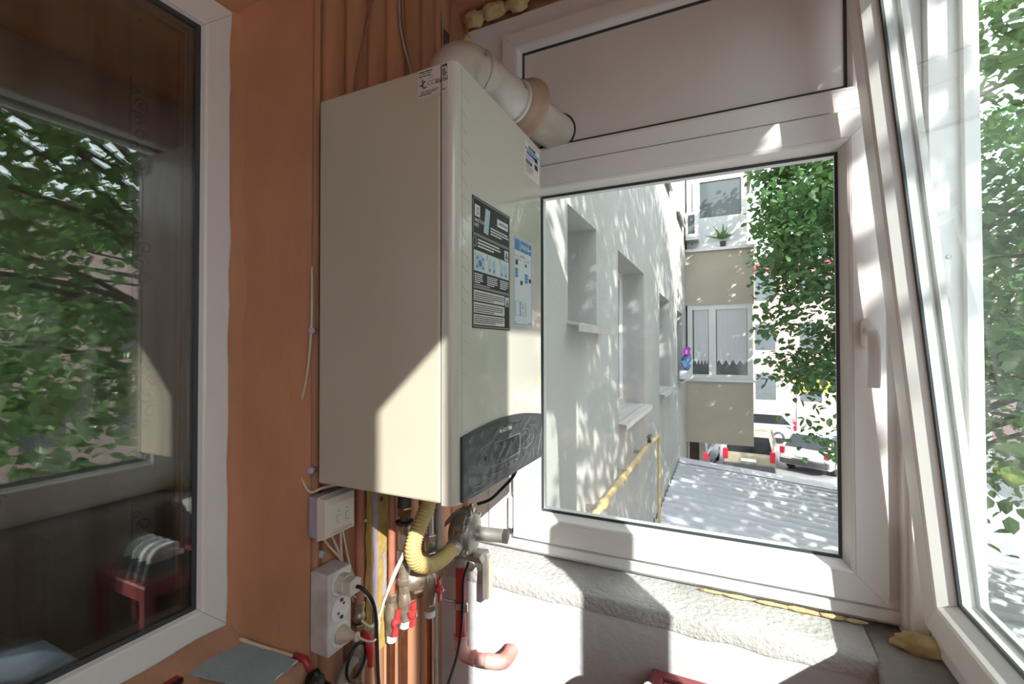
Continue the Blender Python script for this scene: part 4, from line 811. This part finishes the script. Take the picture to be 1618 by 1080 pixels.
for i, (x, lb) in enumerate(((.602, 'white and grey slip-on shoe on the stool, first from right in the mirror image'), (.644, 'white and grey slip-on shoe on the stool, second from right in the mirror image'), (.690, 'white and grey slip-on shoe on the stool, third from right in the mirror image'), (.732, 'white and grey slip-on shoe on the stool, fourth from right in the mirror image'))): shoe(x, .155, .7705, lb)
bg_ = thing('black_bag', 'crumpled black shiny bag on the slotted stool behind the shoes', 'bag', (.625, .27, .77)); bm = new(); blob(bm, (.628, .298, .794), .028, 12, .5, 4, (.8, .9, .6), 5); obj('bag_body', bm, 'black_fabric', bg_, True); obj('bag_handle', Tb([(.612, .290, .80), (.618, .290, .82), (.636, .302, .82), (.642, .306, .80)], .005, 8, 5), 'black_fabric', bg_, True)
tbx = thing('low_cabinet', 'dark wooden box below the sockets, mirrored in the house window', 'cabinet', (.43, -.2, 0)); obj('cabinet_body', B(.30, .56, -.40, -.06, 0, .70, .004), 'dark_wood', tbx); obj('cabinet_top', B(.29, .57, -.41, -.05, .70, .715, .003), 'dark_wood', tbx)
jn = thing('folded_jeans', 'faded blue jeans folded on the dark box, mirrored in the house window', 'jeans', (.43, -.19, .715))
for k, (dz, s) in enumerate(((0, 1), (.026, .95), (.052, .9))):
    bm = new(); g = {}
    for i in range(17):
        for j in range(11):
            x = .33+.20*i/16; y = -.30+.23*s*j/10; e = min(i, 16-i)/3; f = min(1, e)**.5*min(1, min(j, 10-j)/2)**.5
            for t in (0, 1): g[i, j, t] = bm.verts.new((x, y, .7155+dz+(.024*f*t)+.004*f*t*noise.noise(Vector((x*25, y*25, k)))))
    for i in range(16):
        for j in range(10): bm.faces.new((g[i, j, 1], g[i+1, j, 1], g[i+1, j+1, 1], g[i, j+1, 1])); bm.faces.new((g[i, j, 0], g[i, j+1, 0], g[i+1, j+1, 0], g[i+1, j, 0]))
    obj('folded_layer', bm, 'denim', jn, True)

# ================================================================== CURTAINS BEHIND THE HOUSE WINDOW
def curtain(y0, y1, x, label, m, ph, amp=.022, wl=.11):
    t = thing('curtain', label, 'curtain', (x, (y0+y1)/2, .05)); bm = new(); n = 90; g = []
    for i in range(n+1):
        y = y0+(y1-y0)*i/n; col = []
        for k in range(7):
            z = .05+2.4*k/6; col.append(bm.verts.new((x+amp*(.75+.25*k/6)*math.sin(2*math.pi*y/wl+ph+.5*math.sin(y*9))+.006*math.sin(k*1.3+y*20), y, z)))
        g.append(col)
    for i in range(n):
        for k in range(6): bm.faces.new((g[i][k], g[i+1][k], g[i+1][k+1], g[i][k+1]))
    obj('fabric', bm, m, t, True); return t
c1 = curtain(-.52, -.02, -.40, 'grey sheer curtain with scroll embroidery behind the right part of the glass', 'sheer_fabric', .4)
c2 = curtain(-1.5, -.60, -.43, 'dim grey sheer curtain behind the left part of the glass', 'sheer_fabric', 1.1, .03, .16)
def scroll(c, s, sd):
    bm = new(); c = Vector(c)
    for (r0, turns, ox, oz, fl_) in ((.020, 1.3, 0, 0, 1), (.015, 1.2, .012, .036, -1), (.015, 1.2, .010, -.036, 1), (.010, 1.1, -.004, .062, 1), (.010, 1.1, -.004, -.062, -1)):
        pts = []
        for k in range(20):
            a = turns*2*math.pi*k/19; r = r0*s*(1-.75*k/19); pts.append(c+Vector((.0, ox*s+fl_*r*math.cos(a), oz*s+r*math.sin(a))))
        tube(bm, pts, .0022*s, 5)
    tube(bm, smooth_path([c+Vector((0, -.012*s, z*s)) for z in (-.09, -.05, 0, .05, .09)], 3), .0018*s, 5); return bm
for i, z in enumerate((.98, 1.28, 1.56, 1.86, 2.15)):
    obj('embroidery', scroll((-.372, -.335+.01*math.sin(i*2), z), 1.0, i), 'embroidery', c1)
    obj('embroidery', scroll((-.372, -.11+.012*math.sin(i*1.7), z+.12), .9, i+9), 'embroidery', c1)

# ================================================================== OUTDOORS
GZ = -3.5; XF = -0.02
gr = struct(obj('ground', B(-12, 60, -25, 60, GZ-.3, GZ), 'asphalt'), 'grey asphalt yard and street')
struct(obj('pavement', B(6.2, 9.0, -25, 60, GZ, GZ+.10), 'pavement'), 'pale pavement along the street')
hs = thing('apartment_building', 'off-white rendered apartment block wall with deep window recesses', 'building', (-1, 5, GZ))
wins = [(1.68, 2.28, 1.65, 2.275), (2.95, 4.22, 0.93, 2.275), (5.44, 6.62, 0.93, 2.215), (7.84, 8.92, 0.93, 2.175), (5.44, 6.62, 3.93, 5.15), (7.84, 8.92, 3.93, 5.15), (2.95, 4.22, 3.93, 5.27)]
bm = new(); grid_wall(bm, (0.70, 9.84, GZ, 7.0, XF-.30, XF), wins, 'x'); obj('wall', bm, 'facade', hs)
obj('upper_wall', B(XF-.30, XF, -6, 0.70, CE+.15, 7.0), 'facade', hs); obj('lower_wall', B(XF-.30, XF, -6, .70, GZ, -.12), 'facade', hs); obj('side_wall', B(XF-.30, XF, -6, -4.62, -.12, CE+.15), 'facade', hs)
obj('inner_wall', B(-6, -5.8, -6, 9.84, GZ, 7), 'facade', hs); obj('roof_slab', B(-6, XF+.25, -6, 9.84, 7.0, 7.2), 'facade_beige', hs)
for i, (a, b, c, d) in enumerate(wins):
    wn = obj('window', RG((XF-.22, a, c), Y_, Z_, X_, b-a, d-c, [(0, 0), (.05, 0), (.06, -.02), (.06, -.05), (0, -.05)]), 'pvc', hs); obj('pane', B(XF-.26, XF-.25, a+.055, b-.055, c+.055, d-.055), 'window_glass_far', wn)
    if b-a > .9: obj('mullion', B(XF-.265, XF-.215, (a+b)/2-.04, (a+b)/2+.04, c+.05, d-.05), 'pvc', wn)
    bm = new(); prism(bm, [(XF-.22, a-.02, c+.015), (XF+.07, a-.02, c-.02), (XF+.07, a-.02, c-.06), (XF+.065, a-.02, c-.06), (XF+.062, a-.02, c-.026), (XF-.22, a-.02, c+.008)], (0, b-a+.10, 0)); obj('sill', bm, 'metal_sill', hs)
sv = thing('gas_service_pipe', 'yellow gas pipe along the outside wall with a branch going down', 'pipe', (.05, 3, .5))
obj('run', Tb([(.045, .75, .53), (.045, 1.9, .535), (.045, 3.0, .545), (.045, 3.95, .55)], .022, 14, 4), 'pipe_yellow', sv, True)
obj('elbow', Tb([(.045, 3.95, .55), (.06, 4.15, .555), (.07, 4.4, .555), (.075, 4.55, .54), (.075, 4.58, .49)], .020, 12, 4), 'pipe_yellow', sv, True)
obj('drop', Tb([(.075, 4.58, .50), (.075, 4.58, -.55)], .018, 12), 'pipe_yellow', sv, True, 40)
for y in (2.15, 2.75, 3.35): obj('joint', L((.045, y, .535), Y_, [(0, .024), (.005, .030), (.05, .030), (.055, .024)], 14), 'pipe_yellow', sv, True, 40)
for y in (2.0, 2.9, 3.6): obj('bracket', B(XF, .05, y, y+.02, .545, .575), 'steel', sv)
bm = new(); lathe(bm, (.055, 4.02, .57), Z_, [(0, .02), (.03, .02), (.035, .012), (.06, .012)], 10); box(bm, .04, .07, 3.95, 4.10, .625, .64); obj('valve', bm, 'dark_plastic', sv)
# corrugated roof
rf = thing('corrugated_roof', 'pale grey corrugated metal shed roof below the end window', 'roof', (1.7, 5, -.6))
bm = new(); Y0, Y1, sp = 2.0, 8.05, .22; prof = []
y = Y0
while y < Y1:
    prof += [(y, 0), (y+sp*.62, 0), (y+sp*.70, .034), (y+sp*.90, .034), (y+sp, 0)]; y += sp
fz = lambda x: -.50-.085*x
rows = [[bm.verts.new((x, q, fz(x)+h)) for q, h in prof] for x in (0.0, 1.2, 2.4, 3.6)]
for i in range(3):
    for k in range(len(prof)-1): bm.faces.new((rows[i][k], rows[i][k+1], rows[i+1][k+1], rows[i+1][k]))
obj('sheet', bm, 'roof_sheet', rf); obj('flashing', PR([(0.0, 7.75, fz(0)+.038), (3.6, 7.75, fz(3.6)+.038), (3.6, 8.06, fz(3.6)+.042), (0, 8.06, fz(0)+.042)], (0, 0, -.006)), 'roof_sheet', rf); obj('shed_wall', B(.02, 3.4, 2.2, 7.9, GZ, -.86), 'facade_warm', rf)
# projecting bay of the neighbouring block
YB = 9.85
by = thing('bay_building', 'beige projecting bay with glazed balconies at the end of the wall', 'building', (.65, 10.6, GZ))
obj('parapet', B(XF, 1.26, YB, YB+1.6, -.50, .80), 'facade_warm', by); obj('parapet', B(XF, 1.285, YB, YB+1.6, 2.42, 3.56), 'facade_warm', by); obj('parapet', B(XF, 1.285, YB, YB+1.6, 5.15, 6.6), 'facade_warm', by)
obj('core_wall', B(XF-.3, XF, YB, YB+3.5, GZ, 7), 'facade', by); obj('rear_wall', B(XF, 1.25, YB+1.6, YB+1.7, -.50, 7), 'facade_warm', by)
obj('slab', B(XF, 1.33, YB-.05, YB+1.6, .80, .845), 'metal_sill', by); obj('slab', B(XF, 1.34, YB-.05, YB+1.6, 3.56, 3.62), 'metal_sill', by)
def bay_win(x0, x1, z0, z1, mull, side=True):
    wn = obj('window', RG((x0, YB+.02, z0), X_, Z_, -Y_, x1-x0, z1-z0, [(0, 0), (.10, 0), (.10, -.06), (0, -.06)]), 'pvc', by)
    for mx in mull: obj('mullion', B(mx-.07, mx+.07, YB+.015, YB+.08, z0+.08, z1-.08), 'pvc', wn)
    obj('pane', B(x0+.09, x1-.09, YB+.05, YB+.06, z0+.09, z1-.09), 'window_glass_far', wn)
    obj('side_window', RG((x1-.05, YB+.08, z0), Y_, Z_, X_, 1.5, z1-z0, [(0, 0), (.10, 0), (.10, -.05), (0, -.05)]), 'pvc', wn); obj('pane', B(x1-.09, x1-.08, YB+.15, YB+1.5, z0+.08, z1-.08), 'window_glass_far', wn); return wn
b1 = bay_win(XF+.03, 1.26, .845, 2.42, [.50])
for xa, xb in ((.14, .42), (.59, 1.15)):
    bm = new(); n = 24; g = []
    for i in range(n+1):
        x = xa+(xb-xa)*i/n; yy = YB+.046+.002*math.sin(i*2.2); g.append((bm.verts.new((x, yy, 1.20+.05*math.sin(i*1.1))), bm.verts.new((x, yy, 2.32))))
    for i in range(n): bm.faces.new((g[i][0], g[i+1][0], g[i+1][1], g[i][1]))
    lc = obj('lace_curtain', bm, 'sheer_lace' if 'sheer_lace' in MATS else 'lace', b1)
b2 = bay_win(XF+.03, 1.17, 3.62, 5.15, [.20])
obj('lower_panel', B(.27, 1.07, YB+.03, YB+.05, 3.70, 4.28), 'lace', b2)
bm = new(); rnd = random.Random(9)
for k in range(26):
    a = rnd.uniform(.2, 2.9); l = rnd.uniform(.12, .34); c = Vector((.72, YB-.02, 3.78)); tip = c+Vector((math.cos(a)*l*1.1, rnd.uniform(-.1, .02), math.sin(a)*l)); sdv = Vector((-math.sin(a), 0, math.cos(a)))*.022
    vs = [bm.verts.new(p) for p in (c, c.lerp(tip, .5)+sdv, tip, c.lerp(tip, .5)-sdv)]; bm.faces.new(vs)
pt = thing('balcony_plant', 'dark spiky plant in front of the upper bay window', 'plant', (.72, YB-.02, 3.62)); obj('leaves', bm, 'leaf_b', pt)['kind'] = 'stuff'; obj('pot', L((.72, YB-.02, 3.622), Z_, [(0, .05), (.10, .06), (.11, .06)], 14), 'dark_plastic', pt)
ac = thing('air_conditioner', 'white air conditioner outdoor unit beside the upper bay window', 'air conditioner', (.13, YB-.3, 3.75))
obj('casing', B(.01, .26, YB-.36, YB-.04, 3.80, 4.32, .01), 'ac_white', ac); obj('grille', B(.06, .19, YB-.366, YB-.355, 3.88, 4.27), 'window_glass_far', ac); obj('bracket', B(.01, .26, YB-.36, YB-.0, 3.75, 3.80), 'steel', ac)
dr_ = thing('entrance_door', 'brown entrance door frame below the bay', 'door', (.15, 10.2, GZ)); obj('door_leaf', B(.02, .30, YB+.28, YB+.34, GZ, -.5), 'dark_wood', dr_); obj('door_post', B(.22, .30, YB+.2, YB+.28, GZ, -.5), 'facade_warm', dr_)
fb = thing('flower_box', 'window box with purple and blue flowers on the last facade window', 'flower box', (.08, 8.3, .95)); obj('trough', B(.0, .16, 7.95, 8.8, .95, 1.10, .01), 'white_plastic', fb)
bm = new(); [blob(bm, (.09+.04*math.sin(k), 8.0+k*.1, 1.22+.10*math.sin(k*1.9)), .06, k, .5, 1, (1, 1, 1.2)) for k in range(8)]; obj('blue_flowers', bm, 'flower_blue', fb)['kind'] = 'stuff'; bm = new(); [blob(bm, (.10, 8.05+k*.17, 1.42+.06*math.sin(k*2.5)), .055, k+30, .5, 1) for k in range(5)]; obj('purple_flowers', bm, 'flower_purple', fb)['kind'] = 'stuff'
# cars
def car(label, x, y, rot, m, L_=4.3, W=1.78, H=1.5, suv=False):
    c = thing('car', label, 'car', (x, y, GZ), 'parked cars'); R = Matrix.Rotation(rot, 4, 'Z'); off = Vector((x, y, GZ))
    def put(bm): bmesh.ops.transform(bm, matrix=Matrix.Translation(off) @ R, verts=bm.verts[:]); return bm
    h = L_/2
    low = [(-h, .35), (-h+.03, .75), (-h+.1, .95), (-h+.25, 1.0), (h-1.2, .98), (h-.3, .80), (h, .62), (h, .32), (h-.2, .25), (-h+.2, .25)]
    bm = new(); prism(bm, [(-W/2, p, q) for p, q in low], (W, 0, 0)); bmesh.ops.bevel(bm, geom=bm.edges[:], offset=.05, segments=2, affect='EDGES'); obj('body', put(bm), m, c, True, 40)
    top = H-.03; cab = [(-h+.18, .97), (-h+(.30 if suv else .65), top), (h-1.9, H), (h-1.35, .97)]
    bm = new(); a = [bm.verts.new((-W/2+.06, p, q)) for p, q in (cab[0], cab[3])]; w2_ = W/2-.20
    lo = [(-W/2+.05), (W/2-.05)]; V_ = {}
    for sgn, xs in ((-1, -1), (1, 1)):
        V_[sgn] = [bm.verts.new((sgn*(W/2-.06), cab[0][0], cab[0][1])), bm.verts.new((sgn*w2_, cab[1][0], cab[1][1])), bm.verts.new((sgn*w2_, cab[2][0], cab[2][1])), bm.verts.new((sgn*(W/2-.06), cab[3][0], cab[3][1]))]
    for v in a: bm.verts.remove(v)
    for k in range(4): bm.faces.new((V_[-1][k], V_[-1][(k+1) % 4], V_[1][(k+1) % 4], V_[1][k]))
    bm.faces.new(V_[-1][::-1]); bm.faces.new(V_[1]); obj('glasshouse', put(bm), 'car_glass', c)
    bm = new(); box(bm, -w2_-.02, w2_+.02, cab[1][0]-.02, cab[2][0]+.05, H-.05, H+.01, .03); 
    for sgn in (-1, 1): tube(bm, [(sgn*(W/2-.05), cab[0][0]-.01, .97), (sgn*(w2_+.01), cab[1][0]-.01, H-.02)], .04, 8); tube(bm, [(sgn*(W/2-.05), cab[3][0], .97), (sgn*(w2_+.01), cab[2][0], H-.02)], .035, 8)
    obj('roof', put(bm), m, c, True, 40)
    for sgn in (-1, 1):
        obj('tail_light', put(B(min(sgn*(W/2-.18), sgn*(W/2+.005)), max(sgn*(W/2-.18), sgn*(W/2+.005)), -h-.01, -h+.12, .72, 1.12 if suv else .98, .02)), 'tail_red', c); obj('head_light', put(B(min(sgn*(W/2-.4), sgn*(W/2-.05)), max(sgn*(W/2-.4), sgn*(W/2-.05)), h-.1, h+.01, .55, .70, .02)), 'ink_white', c)
        for yy in (-h+.8, h-.85):
            bm = new(); lathe(bm, (sgn*(W/2-.20), yy, .32), (sgn, 0, 0), [(0, .30), (.02, .32), (.18, .32), (.20, .30), (.20, .18), (.19, 0)], 20); obj('wheel', put(bm), 'tyre', c, True, 40)
    obj('bumper', put(B(-W/2+.02, W/2-.02, -h-.08, -h+.1, .35, .60, .04)), 'car_dark', c); obj('number_plate', put(B(-.26, .26, -h-.012, -h+.02, .68, .79)), 'ink_white', c)
car('gold estate car with red tail lights beyond the shed roof', 1.75, 21.1, math.radians(-6), 'car_gold', H=1.62, suv=True)
car('dark car with red tail light half hidden by the bay', -.55, 20.6, math.radians(-6), 'car_dark')
car('white car parked right of the gold car', 4.6, 22.5, math.radians(-30), 'car_white')
car('silver car across the street behind the gold car', 2.0, 28.0, math.radians(84), 'car_silver')
bn = thing('street_kiosk', 'white street kiosk with green sign behind the tree', 'kiosk', (9.2, 24, GZ)); obj('kiosk_body', B(8.4, 10.4, 24, 26, GZ, -.9, .02), 'ac_white', bn); obj('sign', B(8.6, 10.0, 23.85, 23.98, -.9, -.1, .02), 'green_plastic', bn); obj('kiosk_window', B(8.7, 9.3, 23.97, 24.02, -2.4, -1.3), 'window_glass_far', bn)
yb_ = thing('awning', 'yellow awning across the street', 'awning', (5.5, 29, -1)); bm = new(); prism(bm, [(4.2, 29, -.2), (4.2, 28, -.7), (4.2, 28, -.85), (4.2, 29, -.35)], (3.2, 0, 0)); obj('canopy', bm, 'yellow_plastic', yb_)
for x in (4.3, 7.3): obj('post', Tb([(x, 28.9, GZ), (x, 28.9, -.3)], .04, 8), 'steel', yb_)
def far_house(label, x0, x1, y0, y1, h, m, axis):
    t = thing('town_house', label, 'building', ((x0+x1)/2, (y0+y1)/2, GZ), 'houses across the street'); obj('walls', B(x0, x1, y0, y1, GZ, h), m, t); obj('roof', B(x0-.3, x1+.3, y0-.3, y1+.3, h, h+.4), 'red_wood', t)
    for z in (-1.7, 1.4, 4.5):
        if z+1.7 > h: continue
        if axis == 'y':
            x = x0+1
            while x < x1-1.2: obj('window', B(x, x+1.1, y0-.04, y0+.02, z, z+1.6), 'window_glass_far', t); x += 2.4
        else:
            y = y0+1
            while y < y1-1.2: obj('window', B(x0-.04, x0+.02, y, y+1.1, z, z+1.6), 'window_glass_far', t); y += 2.6
far_house('pink town house at the end of the street', 1.5, 18, 32, 38, 6.4, 'pink_wall', 'y')
far_house('pale town house along the street on the right', 19, 25, -16, 29, 6.0, 'pink_wall', 'x')
# trees
LEAF = [(0, 0, 0), (.34, .30, .05), (.30, .68, .04), (0, 1, -.06), (-.30, .68, .04), (-.34, .30, .05)]
def tree(label, base, h, crowns, nl, size, m, seed, limbs=()):
    rnd = random.Random(seed); t = thing('tree', label, 'tree', base, 'trees outside'); b = Vector(base)
    top = b+Vector((rnd.uniform(-.3, .3), rnd.uniform(-.3, .3), h)); tr_ = smooth_path([b, b.lerp(top, .3)+Vector((.1, .05, 0)), b.lerp(top, .65), top], 5)
    obj('trunk', Tb(tr_, [.19-.13*i/(len(tr_)-1) for i in range(len(tr_))], 12), 'bark', t, True)
    cl = []
    for (cx, cy, cz, rx, ry, rz, n) in crowns:
        for k in range(n):
            while True:
                p = Vector((rnd.uniform(-1, 1), rnd.uniform(-1, 1), rnd.uniform(-1, 1)))
                if .25 < p.length < 1: break
            cl.append(Vector((cx+p.x*rx, cy+p.y*ry, cz+p.z*rz)))
    bm = new()
    for i, c in enumerate(cl):
        if i % 3 == 0:
            s = min(tr_, key=lambda q: (q-c).length+abs(q.z-(c.z-1.0))*.6); mid = s.lerp(c, .5)+Vector((0, 0, .25)); tube(bm, smooth_path([s, mid, c], 4), [.045-.004*q for q in range(9)], 6)
    obj('branches', bm, 'bark', t, True)['kind'] = 'stuff'
    V = []; Fc = []
    for i in range(nl):
        c = rnd.choice(cl); p = c+Vector((rnd.gauss(0, .22), rnd.gauss(0, .22), rnd.gauss(0, .15)))
        if keep_out(p): continue
        s = size*rnd.uniform(.65, 1.25); yaw = rnd.uniform(0, 2*math.pi); tilt = rnd.gauss(-.45, .4); roll = rnd.gauss(0, .45)
        Rm = Matrix.Rotation(yaw, 3, 'Z') @ Matrix.Rotation(tilt, 3, 'X') @ Matrix.Rotation(roll, 3, 'Y'); k = len(V)
        for (a, b_, c_2) in LEAF: V.append(p+Rm @ Vector((a*s, b_*s, c_2*s)))
        Fc += [(k, k+1, k+2, k+3), (k, k+3, k+4, k+5)]
    lo = obj('leaves', (V, [], Fc), m, t); lo['kind'] = 'stuff'; return t
def keep_out(p):
    if p.x < 1.75 and p.y < 4.2: return True
    if p.x < 1.12 and p.y < 10: return True
    if p.z < -1.2 or (p.x < 3.6 and p.z < -.1): return True
    k = (p.x-1.17)/1.0; yy = p.y+1.07*k; zz = p.z-.93*k      # leaves out the gap through which the sun reaches the long windows
    return -1.25 < yy < .20 and .9 < zz < 2.45 and noise.noise(p*1.1) < .30
tree('big leafy tree close outside the tilted window', (4.6, 2.6, GZ), 8.5, [(3.5, 1.6, 2.4, 1.5, 2.2, 2.6, 80), (3.6, 4.6, 2.4, 1.4, 2.0, 2.8, 75), (3.9, 0.4, 5.6, 2.2, 2.6, 1.7, 80), (3.0, -.3, 4.3, 1.2, 1.6, 1.2, 40)], 24000, .115, 'leaf_a', 1)
tree('leafy tree farther down the yard beside the bay', (3.8, 9.0, GZ), 8.5, [(2.3, 7.4, 2.6, 1.15, 1.5, 2.7, 100), (4.6, 8.6, 2.6, 1.2, 1.6, 2.4, 40), (4.6, 6.8, 1.6, 1.2, 1.6, 2.2, 35), (2.0, 8.4, 4.3, .8, .9, 1.5, 35)], 23000, .115, 'leaf_b', 2)
tree('pale green tree standing across the street', (11.0, 10.0, GZ), 8.0, [(10.5, 9.0, 2.6, 2.4, 3.4, 3.2, 80), (11.0, 2.5, 3.0, 2.2, 3.0, 3.0, 60)], 12000, .20, 'leaf_a', 3)
